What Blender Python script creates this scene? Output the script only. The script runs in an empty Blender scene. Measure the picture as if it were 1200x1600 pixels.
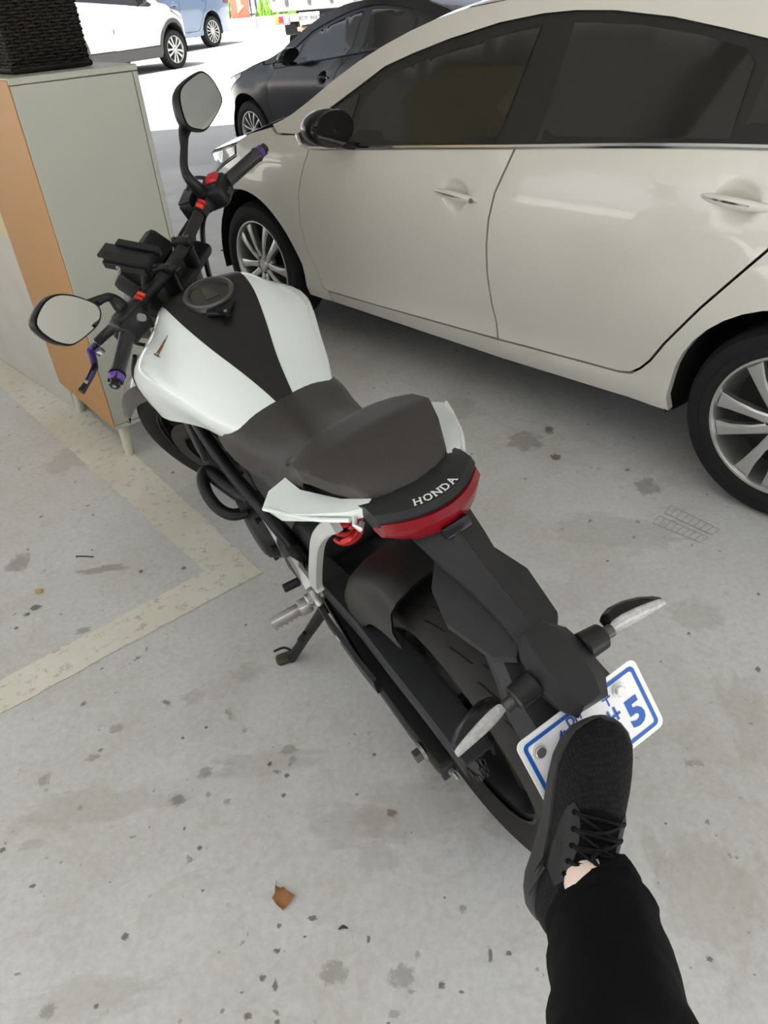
import bpy, bmesh, math, random
from math import sin, cos, pi, radians, sqrt
from mathutils import Vector, Matrix, noise
from mathutils.geometry import delaunay_2d_cdt, tessellate_polygon
random.seed(7)
V = Vector
scene = bpy.context.scene
col = scene.collection

# ------------------------------------------------------------------ camera
F_PX, PITCH, ROLL, CAM_H = 1156.0, 0.6158064, -0.0798241, 1.46283
_F = V((0, cos(PITCH), -sin(PITCH))); _R0 = V((1, 0, 0)); _U0 = V((0, sin(PITCH), cos(PITCH)))
CR = cos(ROLL)*_R0 + sin(ROLL)*_U0
CU = -sin(ROLL)*_R0 + cos(ROLL)*_U0
CO = V((0, 0, CAM_H))
cam_data = bpy.data.cameras.new('camera')
cam = bpy.data.objects.new('camera', cam_data); col.objects.link(cam)
cam_data.sensor_fit = 'VERTICAL'; cam_data.sensor_height = 36.0; cam_data.sensor_width = 27.0
cam_data.lens = F_PX/1600*36.0; cam_data.clip_start = 0.02; cam_data.clip_end = 400
m = Matrix.Identity(4)
for i, c in enumerate((CR, CU, -_F)):
    for r in range(3): m[r][i] = c[r]
m.translation = CO
cam.matrix_world = m
scene.camera = cam

# ------------------------------------------------------------------ world, sun, exposure
world = bpy.data.worlds.new('world'); scene.world = world; world.use_nodes = True
wn = world.node_tree.nodes; wl = world.node_tree.links
for n in list(wn): wn.remove(n)
wo = wn.new('ShaderNodeOutputWorld'); wb = wn.new('ShaderNodeBackground')
sky = wn.new('ShaderNodeTexSky'); sky.sky_type = 'HOSEK_WILKIE'; sky.turbidity = 6.0; sky.ground_albedo = 0.5
SUN_DIR = V((-0.26, -0.33, 0.907)).normalized()          # towards the sun
sky.sun_direction = SUN_DIR
hs = wn.new('ShaderNodeHueSaturation'); hs.inputs['Saturation'].default_value = 0.28
wl.new(sky.outputs[0], hs.inputs['Color']); wl.new(hs.outputs[0], wb.inputs['Color'])
wb.inputs['Strength'].default_value = 1.6
wl.new(wb.outputs[0], wo.inputs['Surface'])
sun_d = bpy.data.lights.new('sun', 'SUN'); sun_d.energy = 5.0; sun_d.angle = radians(1.0); sun_d.color = (1, .97, .92)
sun = bpy.data.objects.new('sun', sun_d); col.objects.link(sun); sun.location = (0, 20, 20)
sun.rotation_euler = SUN_DIR.to_track_quat('Z', 'Y').to_euler()
vs = scene.view_settings
vs.view_transform = 'Standard'; vs.look = 'None'; vs.gamma = 1.0; vs.use_curve_mapping = False
vs.exposure = 1.85

# ------------------------------------------------------------------ frames: a pixel gives a ray, a plane of the thing it belongs to gives the distance
def ray(px, py): return CO.copy(), _F + CR*((px-600)/F_PX) - CU*((py-800)/F_PX)
def frame(loc, rot3):
    M = rot3.to_4x4(); M.translation = V(loc); return M
BIKE_YAW, BIKE_LEAN, BIKE_STEER = radians(118.187), radians(12.056), radians(36.19)
BIKE_M = frame((0.22628, 0.98340, 0.002), Matrix.Rotation(BIKE_YAW, 3, 'Z') @ Matrix.Rotation(-BIKE_LEAN, 3, 'X'))
RAKE = radians(25.5); ST_AX = V((-sin(RAKE), 0, cos(RAKE))); ST_O = V((1.512, 0, 0))
STEER = Matrix.Translation(ST_O) @ Matrix.Rotation(BIKE_STEER, 4, ST_AX) @ Matrix.Translation(-ST_O)
CAR_YAW = 2.27106
CAR_M = frame((-0.541587, 3.947, 0), Matrix.Rotation(CAR_YAW, 3, 'Z'))
def hit(px, py, M, ax, val):
    o, d = ray(px, py); I = M.inverted(); o = I @ o; d = I.to_3x3() @ d
    return o + d*((val-o[ax])/d[ax])
def bk(px, py, ax, val): return hit(px, py, BIKE_M, ax, val)
def stp(px, py, ax, val): return hit(px, py, BIKE_M @ STEER, ax, val)
def cr(px, py, ax, val): return hit(px, py, CAR_M, ax, val)
WID = Matrix.Identity(4)
def wz(px, py, z=0.0): return hit(px, py, WID, 2, z)
def at_depth(px, py, d):
    o, r = ray(px, py); return o + r*d

# ------------------------------------------------------------------ materials
MATS = {}
def nt(name):
    m = bpy.data.materials.new(name); m.use_nodes = True
    t = m.node_tree; b = t.nodes['Principled BSDF']; return m, t, b
def mat(name, colr, rough=.5, metal=0., coat=0., spec=.5, noise_amt=0., noise_scale=30., bump=0., trans=0., emit=None, sheen=0., coat_rough=.03, ior=None):
    if name in MATS: return MATS[name]
    m, t, b = nt(name)
    c = (*colr, 1)
    b.inputs['Base Color'].default_value = c
    b.inputs['Roughness'].default_value = rough; b.inputs['Metallic'].default_value = metal
    b.inputs['Coat Weight'].default_value = coat; b.inputs['Coat Roughness'].default_value = coat_rough
    b.inputs['Specular IOR Level'].default_value = spec
    b.inputs['Transmission Weight'].default_value = trans
    b.inputs['Sheen Weight'].default_value = sheen
    if ior: b.inputs['IOR'].default_value = ior
    if emit: b.inputs['Emission Color'].default_value = (*emit[0], 1); b.inputs['Emission Strength'].default_value = emit[1]
    if noise_amt or bump:
        tc = t.nodes.new('ShaderNodeTexCoord'); nz = t.nodes.new('ShaderNodeTexNoise')
        nz.inputs['Scale'].default_value = noise_scale; nz.inputs['Detail'].default_value = 6
        t.links.new(tc.outputs['Object'], nz.inputs['Vector'])
        if noise_amt:
            mx = t.nodes.new('ShaderNodeMix'); mx.data_type = 'RGBA'
            mx.inputs[6].default_value = tuple(x*(1-noise_amt) for x in colr)+(1,)
            mx.inputs[7].default_value = tuple(min(1, x*(1+noise_amt)) for x in colr)+(1,)
            t.links.new(nz.outputs['Fac'], mx.inputs[0]); t.links.new(mx.outputs[2], b.inputs['Base Color'])
        if bump:
            bp = t.nodes.new('ShaderNodeBump'); bp.inputs['Strength'].default_value = bump; bp.inputs['Distance'].default_value = .002
            t.links.new(nz.outputs['Fac'], bp.inputs['Height']); t.links.new(bp.outputs[0], b.inputs['Normal'])
    MATS[name] = m
    return m

# ------------------------------------------------------------------ geometry collector
def catmull(pts, n=8, closed=False):
    P = [V(p) for p in pts]; out = []
    N = len(P); rng = range(N if closed else N-1)
    for i in rng:
        if closed: p0, p1, p2, p3 = P[i-1], P[i], P[(i+1) % N], P[(i+2) % N]
        else: p0, p1, p2, p3 = P[max(i-1, 0)], P[i], P[i+1], P[min(i+2, N-1)]
        for k in range(n):
            t = k/n
            out.append(.5*((2*p1)+(-p0+p2)*t+(2*p0-5*p1+4*p2-p3)*t*t+(-p0+3*p1-3*p2+p3)*t**3))
    if not closed: out.append(P[-1].copy())
    return out
def interp(x, xs, ys):
    if x <= xs[0]: return ys[0]
    for i in range(1, len(xs)):
        if x <= xs[i]:
            t = (x-xs[i-1])/(xs[i]-xs[i-1]); return ys[i-1]+(ys[i]-ys[i-1])*t
    return ys[-1]
def lookat(d, up=(0, 0, 1)):
    z = V(d).normalized(); u = V(up)
    if abs(z.dot(u)) > .98: u = V((1, 0, 0))
    x = u.cross(z).normalized(); y = z.cross(x)
    M = Matrix.Identity(4)
    for i, c in enumerate((x, y, z)):
        for r in range(3): M[r][i] = c[r]
    return M
class G:
    def __init__(s): s.v = []; s.f = []
    def add(s, vs, fs, M=None):
        o = len(s.v)
        s.v += [tuple(M @ V(v)) if M is not None else tuple(v) for v in vs]
        s.f += [tuple(i+o for i in f) for f in fs]; return s
    def bm(s, b, M=None):
        b.verts.index_update()
        s.add([v.co.copy() for v in b.verts], [[v.index for v in f.verts] for f in b.faces], M); b.free(); return s
    def box(s, c, size, M=None, bev=0., seg=2):
        b = bmesh.new(); bmesh.ops.create_cube(b, size=1)
        for v in b.verts: v.co = V((v.co.x*size[0], v.co.y*size[1], v.co.z*size[2]))
        if bev: bmesh.ops.bevel(b, geom=b.edges[:], offset=bev, segments=seg, affect='EDGES', profile=.5)
        T = Matrix.Translation(V(c))
        return s.bm(b, (T @ M) if M is not None else T)
    def tube(s, path, r, n=10, caps=True, ell=None, up=None):
        P = [V(p) for p in path]; N = len(P)
        rs = r if hasattr(r, '__len__') else [r]*N
        if len(rs) != N: rs = [interp(i/(N-1), [k/(len(rs)-1) for k in range(len(rs))], rs) for i in range(N)]
        T = [(P[min(i+1, N-1)]-P[max(i-1, 0)]).normalized() for i in range(N)]
        u = V(up) if up else (V((0, 0, 1)) if abs(T[0].z) < .9 else V((1, 0, 0)))
        u = (u-T[0]*u.dot(T[0])).normalized(); vs = []; fs = []
        for i in range(N):
            if i: u = (u-T[i]*u.dot(T[i])).normalized()
            w = T[i].cross(u); e = ell if ell else 1.0
            for k in range(n):
                a = 2*pi*k/n; vs.append(P[i]+u*(cos(a)*rs[i])+w*(sin(a)*rs[i]*e))
        for i in range(N-1):
            for k in range(n):
                a, b = i*n+k, i*n+(k+1) % n; fs.append((a, b, b+n, a+n))
        if caps: fs.append(tuple(range(n))[::-1]); fs.append(tuple((N-1)*n+k for k in range(n)))
        return s.add(vs, fs)
    def lathe(s, prof, n=32, M=None, a0=0., a1=2*pi, cap=False):
        """prof: list of (r, h); axis +Z"""
        full = abs(a1-a0-2*pi) < 1e-6; vs = []; fs = []; c = n if full else n+1
        for r, h in prof:
            for k in range(c):
                a = a0+(a1-a0)*k/n; vs.append((r*cos(a), r*sin(a), h))
        for i in range(len(prof)-1):
            for k in range(n):
                a, b = i*c+k, i*c+(k+1) % c; fs.append((a, b, b+c, a+c))
        if cap:
            fs.append(tuple(range(c))[::-1]); fs.append(tuple((len(prof)-1)*c+k for k in range(c)))
        return s.add(vs, fs, M)
    def cyl(s, a, b, r, n=16, r2=None, bev=0.):
        a, b = V(a), V(b); L = (b-a).length; r2 = r if r2 is None else r2
        M = lookat(b-a); M.translation = a
        pr = [(r, 0), (r2, L)]
        if bev: pr = [(r-bev, 0), (r, bev), (r2, L-bev), (r2-bev, L)]
        return s.lathe(pr, n, M, cap=True)
    def loft(s, secs, closed=True, caps=True):
        n = len(secs[0]); vs = [p for q in secs for p in q]; fs = []
        for i in range(len(secs)-1):
            for k in range(n if closed else n-1):
                a, b = i*n+k, i*n+(k+1) % n; fs.append((a, b, b+n, a+n))
        if caps and closed: fs.append(tuple(range(n))[::-1]); fs.append(tuple((len(secs)-1)*n+k for k in range(n)))
        return s.add(vs, fs)
    def prism(s, poly, h0, h1, M=None, bev=0., seg=2):
        """2-D polygon in local XY, extruded along local Z from h0 to h1"""
        b = bmesh.new(); vb = [b.verts.new((x, y, h0)) for x, y in poly]
        f = b.faces.new(vb); r = bmesh.ops.extrude_face_region(b, geom=[f])
        for g in r['geom']:
            if isinstance(g, bmesh.types.BMVert): g.co.z = h1
        bmesh.ops.recalc_face_normals(b, faces=b.faces[:])
        if bev:
            es = [e for e in b.edges if abs(e.verts[0].co.z-e.verts[1].co.z) < 1e-9]
            bmesh.ops.bevel(b, geom=es, offset=bev, segments=seg, affect='EDGES', profile=.5)
        bmesh.ops.triangulate(b, faces=[f for f in b.faces if len(f.verts) > 4])
        return s.bm(b, M)
    def panel(s, outline, lift, res=.05, fold=None, holes=(), extra=()):
        """2-D outline filled with a grid of points and lifted to 3-D by lift(u, v); fold(u, v) gives the inward edge offset"""
        vs2 = []; edges = []; 
        for loop in [outline]+list(holes):
            o = len(vs2); dens = []
            for i, p in enumerate(loop):
                q = loop[(i+1) % len(loop)]; L = sqrt((p[0]-q[0])**2+(p[1]-q[1])**2); k = max(1, int(L/res))
                for j in range(k): dens.append((p[0]+(q[0]-p[0])*j/k, p[1]+(q[1]-p[1])*j/k))
            vs2 += [V(p) for p in dens]; n = len(dens)
            edges += [(o+i, o+(i+1) % n) for i in range(n)]
        nb = len(vs2)
        xs = [p[0] for p in outline]; ys = [p[1] for p in outline]
        def far(p):
            return all((v-p).length > res*.45 for v in vs2[:nb])
        y = min(ys)+res*.5
        while y < max(ys):
            x = min(xs)+res*.5
            while x < max(xs):
                p = V((x+random.uniform(-.001, .001), y)); 
                if far(p): vs2.append(p)
                x += res
            y += res
        vs2 += [V(p) for p in extra]
        r = delaunay_2d_cdt(vs2, edges, [], 2 if holes else 1, 1e-6)
        ov, oe, of = r[0], r[1], r[2]
        v3 = [lift(p.x, p.y) for p in ov]; fs = [tuple(f) for f in of]
        o = len(s.v); s.add(v3, fs)
        if fold is not None:
            cnt = {}
            for f in fs:
                for i in range(len(f)):
                    e = (f[i], f[(i+1) % len(f)]); k = tuple(sorted(e)); cnt.setdefault(k, []).append(e)
            new = {}
            for k, l in cnt.items():
                if len(l) == 1:
                    a, b = l[0]
                    for q in (a, b):
                        if q not in new:
                            new[q] = len(s.v); s.v.append(tuple(V(v3[q])+V(fold(ov[q].x, ov[q].y))))
                    s.f.append((o+b, o+a, new[a], new[b]))
        return s
    def mirror(s, axis=1, c=0.):
        o = len(s.v)
        for v in list(s.v):
            w = list(v); w[axis] = 2*c-w[axis]; s.v.append(tuple(w))
        s.f += [tuple(i+o for i in f)[::-1] for f in s.f[:]]; return s
    def xf(s, M): s.v = [tuple(M @ V(v)) for v in s.v]; return s
    def copy(s): g = G(); g.v = list(s.v); g.f = list(s.f); return g
    def mesh(s, name, mt=None, angle=38, smooth=True):
        me = bpy.data.meshes.new(name); me.from_pydata(s.v, [], s.f); me.validate(); me.update()
        if smooth:
            me.polygons.foreach_set('use_smooth', [True]*len(me.polygons)); me.set_sharp_from_angle(angle=radians(angle))
        if mt is not None: me.materials.append(mt)
        return me
    def obj(s, name, mt=None, parent=None, angle=38, smooth=True, recalc=False, label=None):
        me = s.mesh(name, mt, angle, smooth)
        if recalc:
            b = bmesh.new(); b.from_mesh(me); bmesh.ops.recalc_face_normals(b, faces=b.faces[:]); b.to_mesh(me); b.free()
        o = bpy.data.objects.new(name, me); col.objects.link(o)
        if parent is not None: o.parent = parent
        if label: o['label'] = label
        return o
def link(name, me, parent=None, M=None):
    o = bpy.data.objects.new(name, me); col.objects.link(o)
    if parent is not None: o.parent = parent
    if M is not None: o.matrix_local = M
    return o
def tag(o, label, cat=None, group=None, kind=None):
    o['label'] = label
    if cat: o['category'] = cat
    if group: o['group'] = group
    if kind: o['kind'] = kind
    return o
def thing(name, label, cat, M=None, group=None):
    o = bpy.data.objects.new(name, None); col.objects.link(o); o.empty_display_size = .1
    if M is not None: o.matrix_world = M
    return tag(o, label, cat, group)
def text_mesh(body, size, depth=0.0005, bold=0.):
    c = bpy.data.curves.new('txt', 'FONT'); c.body = body; c.size = size; c.extrude = depth; c.offset = bold
    c.align_x = 'CENTER'; c.align_y = 'CENTER'; c.resolution_u = 3
    o = bpy.data.objects.new('txt', c); col.objects.link(o)
    dg = bpy.context.evaluated_depsgraph_get(); me = bpy.data.meshes.new_from_object(o.evaluated_get(dg))
    bpy.data.objects.remove(o); bpy.data.curves.remove(c)
    g = G(); g.add([v.co.copy() for v in me.vertices], [tuple(p.vertices) for p in me.polygons]); bpy.data.meshes.remove(me)
    return g
# ================================================================== SETTING
def floor_material():
    m, t, b = nt('concrete_floor'); N = t.nodes; L = t.links
    tc = N.new('ShaderNodeTexCoord')
    def nz(scale, detail=6, rough=.6, dist=0.):
        n = N.new('ShaderNodeTexNoise'); n.inputs['Scale'].default_value = scale; n.inputs['Detail'].default_value = detail
        n.inputs['Roughness'].default_value = rough; n.inputs['Distortion'].default_value = dist
        L.new(tc.outputs['Object'], n.inputs['Vector']); return n
    def ramp(src, stops):
        r = N.new('ShaderNodeValToRGB'); L.new(src, r.inputs[0]); e = r.color_ramp.elements
        e[0].position, e[0].color = stops[0][0], (*stops[0][1], 1); e[1].position, e[1].color = stops[-1][0], (*stops[-1][1], 1)
        for p, c in stops[1:-1]: x = e.new(p); x.color = (*c, 1)
        return r
    def mix(fac, a, c, mode='MIX'):
        x = N.new('ShaderNodeMix'); x.data_type = 'RGBA'; x.blend_type = mode
        if isinstance(fac, float): x.inputs[0].default_value = fac
        else: L.new(fac, x.inputs[0])
        for s, q in ((6, a), (7, c)):
            if isinstance(q, tuple): x.inputs[s].default_value = (*q, 1)
            else: L.new(q, x.inputs[s])
        return x.outputs[2]
    g = lambda v: (v, v, v)
    base = ramp(nz(1.6, 8, .62, .6).outputs['Fac'], [(.3, (.54, .525, .50)), (.5, (.62, .617, .61)), (.7, (.665, .675, .685))])
    warm = ramp(nz(.7, 5, .6, 1.2).outputs['Fac'], [(.5, g(0)), (.68, g(.5))])
    c = mix(warm.outputs[0], base.outputs[0], (.60, .545, .46))
    fine = ramp(nz(60, 6, .7).outputs['Fac'], [(.35, g(.9)), (.65, g(1.06))])
    c = mix(1.0, c, fine.outputs[0], 'MULTIPLY')
    streak = N.new('ShaderNodeTexNoise'); streak.inputs['Scale'].default_value = 5; streak.inputs['Detail'].default_value = 8; streak.inputs['Distortion'].default_value = 2.2
    L.new(tc.outputs['Object'], streak.inputs['Vector'])
    sr = ramp(streak.outputs['Fac'], [(.56, g(0)), (.61, g(.22)), (.66, g(0))])
    c = mix(sr.outputs[0], c, (.45, .40, .33))
    # scattered grime spots: voronoi cells broken up by noise
    for scale, thr, colr, amt, msk in ((7, .10, (.17, .15, .12), .75, .50), (16, .12, (.15, .13, .11), .7, .52), (34, .13, (.16, .14, .12), .6, .55)):
        vo = N.new('ShaderNodeTexVoronoi'); vo.inputs['Scale'].default_value = scale
        wv = N.new('ShaderNodeVectorMath'); wv.operation = 'ADD'
        n2 = nz(scale*2.2, 4, .6); sc = N.new('ShaderNodeVectorMath'); sc.operation = 'SCALE'; sc.inputs['Scale'].default_value = .8/scale
        L.new(n2.outputs['Color'], sc.inputs[0]); L.new(tc.outputs['Object'], wv.inputs[0]); L.new(sc.outputs[0], wv.inputs[1]); L.new(wv.outputs[0], vo.inputs['Vector'])
        r = ramp(vo.outputs['Distance'], [(thr*.6, g(amt)), (thr, g(0))])
        mk = ramp(nz(scale*.35, 3, .5).outputs['Fac'], [(msk, g(0)), (msk+.06, g(1))])
        mm = mix(1.0, r.outputs[0], mk.outputs[0], 'MULTIPLY')
        c = mix(mm, c, colr)
    dirt = ramp(nz(24, 8, .75, .3).outputs['Fac'], [(.60, g(0)), (.70, g(.5))])
    dm = ramp(nz(2.3, 4, .6, .5).outputs['Fac'], [(.5, g(0)), (.62, g(1))])
    c = mix(mix(1.0, dirt.outputs[0], dm.outputs[0], 'MULTIPLY'), c, (.22, .19, .15))
    L.new(c, b.inputs['Base Color'])
    rr = ramp(nz(3, 5).outputs['Fac'], [(.3, g(.42)), (.7, g(.6))]); L.new(rr.outputs[0], b.inputs['Roughness'])
    bp = N.new('ShaderNodeBump'); bp.inputs['Strength'].default_value = .12; bp.inputs['Distance'].default_value = .003
    L.new(nz(45, 8, .7).outputs['Fac'], bp.inputs['Height']); L.new(bp.outputs[0], b.inputs['Normal'])
    return m
FLOOR = floor_material()
g = G(); g.add([(-11, -4.5, 0), (11, -4.5, 0), (11, 8.9, 0), (-11, 8.9, 0), (-11, -4.5, -.2), (11, -4.5, -.2), (11, 8.9, -.2), (-11, 8.9, -.2)],
               [(0, 1, 2, 3), (7, 6, 5, 4), (0, 4, 5, 1), (1, 5, 6, 2), (2, 6, 7, 3), (3, 7, 4, 0)])
floor = g.obj('floor', FLOOR, smooth=False); tag(floor, 'stained grey concrete garage floor', kind='structure')

def line_material():
    m, t, b = nt('line_paint'); N = t.nodes; L = t.links
    tc = N.new('ShaderNodeTexCoord'); n = N.new('ShaderNodeTexNoise'); n.inputs['Scale'].default_value = 28; n.inputs['Detail'].default_value = 9; n.inputs['Roughness'].default_value = .72
    n2 = N.new('ShaderNodeTexNoise'); n2.inputs['Scale'].default_value = 3; n2.inputs['Detail'].default_value = 4
    for q in (n, n2): L.new(tc.outputs['Object'], q.inputs['Vector'])
    r = N.new('ShaderNodeValToRGB'); L.new(n.outputs['Fac'], r.inputs[0])
    r.color_ramp.elements[0].position = .33; r.color_ramp.elements[0].color = (.40, .375, .32, 1)
    r.color_ramp.elements[1].position = .46; r.color_ramp.elements[1].color = (.76, .745, .66, 1)
    x = N.new('ShaderNodeMix'); x.data_type = 'RGBA'; r2 = N.new('ShaderNodeValToRGB'); L.new(n2.outputs['Fac'], r2.inputs[0])
    r2.color_ramp.elements[0].position = .4; r2.color_ramp.elements[0].color = (0, 0, 0, 1); r2.color_ramp.elements[1].position = .7; r2.color_ramp.elements[1].color = (.55, .55, .55, 1)
    L.new(r2.outputs[0], x.inputs[0]); L.new(r.outputs[0], x.inputs[6]); x.inputs[7].default_value = (.63, .57, .45, 1)
    L.new(x.outputs[2], b.inputs['Base Color']); b.inputs['Roughness'].default_value = .6
    return m
LINE = line_material()
def rough_strip(corners_in, corners_out, z=.0016):
    """strip between two polylines, both edges frayed"""
    def dens(pl):
        out = []
        for a, c in zip(pl[:-1], pl[1:]):
            a, c = V(a), V(c); k = max(2, int((c-a).length/.012))
            nrm = V((-(c-a).y, (c-a).x, 0)).normalized()
            for j in range(k):
                p = a+(c-a)*(j/k); d = noise.noise(p*30)*.006+noise.noise(p*90)*.004+noise.noise(p*6)*.004
                out.append(p+nrm*d)
        out.append(V(pl[-1])); return out
    A, B_ = dens(corners_in), dens(corners_out)
    poly = [(p.x, p.y) for p in A]+[(p.x, p.y) for p in B_[::-1]]
    g = G(); vs = [V((x, y, 0)) for x, y in poly]; tris = tessellate_polygon([vs])
    fs = []
    for tr in tris:
        a, b_, c = (vs[i] for i in tr)
        fs.append(tuple(tr) if (b_-a).cross(c-a).z > 0 else tuple(tr)[::-1])
    g.add([(x, y, z) for x, y in poly], fs); return g
Lo, Li = wz(410, 895), wz(321, 893)
dA = (wz(85, 592)-Lo).normalized(); dA2 = (wz(0, 604)-Li).normalized()
dB = (wz(0, 1116)-Lo).normalized(); dB2 = (wz(0, 1064)-Li).normalized()
ln = rough_strip([Li+dA2*2.6, Li, Li+dB2*2.2], [Lo+dA*2.6, Lo, Lo+dB*2.2]).obj('parking_line', LINE, floor, smooth=False, label='worn cream parking line with a corner')

# tyre print on the floor by the rear wheel of the white car
g = G()
def flat_quad(g, a, c, w, z=.0012):
    d = (c-a); n = V((-d.y, d.x, 0)).normalized()*w/2
    g.add([a-n+V((0, 0, z)), c-n+V((0, 0, z)), c+n+V((0, 0, z)), a+n+V((0, 0, z))], [(0, 1, 2, 3)])
for k, off in enumerate((0, 1)):
    a0, a1 = wz(1048-18*off, 790+16*off), wz(1125-18*off, 828+12*off)
    b0, b1 = wz(1038-18*off, 802+16*off), wz(1112-18*off, 836+12*off)
    flat_quad(g, a0, a1, .004); flat_quad(g, b0, b1, .006)
    for j in range(9): flat_quad(g, a0.lerp(a1, j/8), b0.lerp(b1, j/8), .003)
g.obj('tyre_print', mat('print_grey', (.46, .445, .425), .6), floor, smooth=False)['kind'] = 'stuff'

# ceiling slab over the parking bay
g = G(); g.box((0, 4.3, 4.2), (26, 10.4, 3.0)); ceiling = g.obj('ceiling', mat('ceiling_paint', (.62, .62, .60), .8, noise_amt=.05, noise_scale=3), smooth=False)
tag(ceiling, 'pale painted concrete ceiling of the parking bay', kind='structure')
# ceiling beams
for k, y in enumerate((2.2, 5.8, 9.3)):
    g = G(); g.box((0, y, 2.62), (22, .3, .16)); g.obj('beam', MATS['ceiling_paint'], ceiling, smooth=False)

# pillar beside the cabinet: grey base coat with a cream-yellow upper coat
def wall_material():
    m, t, b = nt('pillar_paint'); N = t.nodes; L = t.links
    tc = N.new('ShaderNodeTexCoord'); sp = N.new('ShaderNodeSeparateXYZ'); L.new(tc.outputs['Object'], sp.inputs[0])
    n = N.new('ShaderNodeTexNoise'); n.inputs['Scale'].default_value = 5; n.inputs['Detail'].default_value = 8; L.new(tc.outputs['Object'], n.inputs['Vector'])
    r = N.new('ShaderNodeValToRGB'); L.new(n.outputs['Fac'], r.inputs[0])
    r.color_ramp.elements[0].color = (.46, .44, .39, 1); r.color_ramp.elements[1].color = (.60, .585, .54, 1)
    gt = N.new('ShaderNodeMath'); gt.operation = 'GREATER_THAN'; gt.inputs[1].default_value = .74; L.new(sp.outputs['Z'], gt.inputs[0])
    x = N.new('ShaderNodeMix'); x.data_type = 'RGBA'; L.new(gt.outputs[0], x.inputs[0]); L.new(r.outputs[0], x.inputs[6]); x.inputs[7].default_value = (.60, .52, .33, 1)
    L.new(x.outputs[2], b.inputs['Base Color']); b.inputs['Roughness'].default_value = .75
    bp = N.new('ShaderNodeBump'); bp.inputs['Strength'].default_value = .25; bp.inputs['Distance'].default_value = .004; L.new(n.outputs['Fac'], bp.inputs['Height']); L.new(bp.outputs[0], b.inputs['Normal'])
    return m
pa, pb_ = wz(118, 640), wz(0, 562)
pe1 = (pb_-pa).normalized(); pe2 = V((pe1.y, -pe1.x, 0))
ang = math.atan2(pe1.y, pe1.x)
PM = Matrix.Translation(pa+pe1*.45+pe2*.2) @ Matrix.Rotation(ang, 4, 'Z')
g = G(); g.box((0, 0, 1.35), (.9, .4, 2.7), bev=.012); pl = g.obj('wall_left', wall_material()); pl.matrix_world = PM
tag(pl, 'painted concrete pillar with grey base and yellow upper coat', kind='structure')

# ---------------- outside: sloping pavement, far kerb, grass
def road_z(y): return interp(y, [8.9, 9.4, 10.2, 12, 14.4, 17.2, 22, 30, 80], [-.02, -.095, -.08, .10, .42, .41, .49, .60, .8])
ROADC = mat('road_concrete', (.52, .51, .49), .8, noise_amt=.12, noise_scale=1.2, bump=.1)
g = G(); ys = [8.9, 9.15, 9.4, 10.2, 11, 12, 13, 14.4, 15, 16, 17.2, 20, 22, 26, 30, 40, 60, 80]
for y in ys:
    for x in (-40, -10, 0, 10, 40): g.v.append((x, y, road_z(y)))
for i in range(len(ys)-1):
    for k in range(4): g.f.append((i*5+k, i*5+k+1, i*5+k+6, i*5+k+5))
road = g.obj('ground_outside', ROADC); tag(road, 'sunlit pale pavement outside the parking bay', kind='structure')
g = G(); g.add([(-60, -50, -.24), (60, -50, -.24), (60, 90, -.24), (-60, 90, -.24)], [(0, 1, 2, 3)])
gb = g.obj('ground_far', ROADC, smooth=False); tag(gb, 'pale ground around the parking bay', kind='structure')

# unseen wall added behind the photographer so the bike mirrors reflect grey
g = G(); g.box((0, -7.6, 2.6), (24, .3, 5.7)); wbk = g.obj('wall_back_added', mat('added_wall_grey', (.26, .26, .25), .85, noise_amt=.1, noise_scale=2), smooth=False)
tag(wbk, 'added unseen grey wall behind the photographer for the mirrors to reflect', kind='structure')
# ================================================================== CARS
CHROME = mat('chrome', (.75, .75, .76), .12, 1.)
SILVER = mat('alloy_silver', (.60, .60, .59), .32, .85, noise_amt=.04, noise_scale=40)
RUBBER = mat('tyre_rubber', (.016, .016, .017), .75, spec=.25, noise_amt=.25, noise_scale=60, bump=.15)
BLACKP = mat('black_plastic', (.012, .012, .013), .45, spec=.3)
WELL = mat('wheel_well_black', (.008, .008, .009), .9)
GLOSSB = mat('gloss_black', (.008, .008, .009), .16, spec=.35)
def glass_mat():
    m, t, b = nt('tinted_glass')
    b.inputs['Base Color'].default_value = (.014, .0135, .013, 1); b.inputs['Roughness'].default_value = .05
    b.inputs['Coat Weight'].default_value = .3; b.inputs['IOR'].default_value = 1.5
    return m
TINT = glass_mat()
CLEAR = mat('lamp_glass', (.80, .81, .80), .15, coat=1.)
WCAR = mat('pearl_white_paint', (.755, .738, .68), .28, coat=.9, noise_amt=.012, noise_scale=2)
RY = Matrix.Rotation(-pi/2, 4, 'X')
HEADL = mat('headlight_cover', (.40, .40, .385), .14, .2, coat=1., noise_amt=.6, noise_scale=26)
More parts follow.
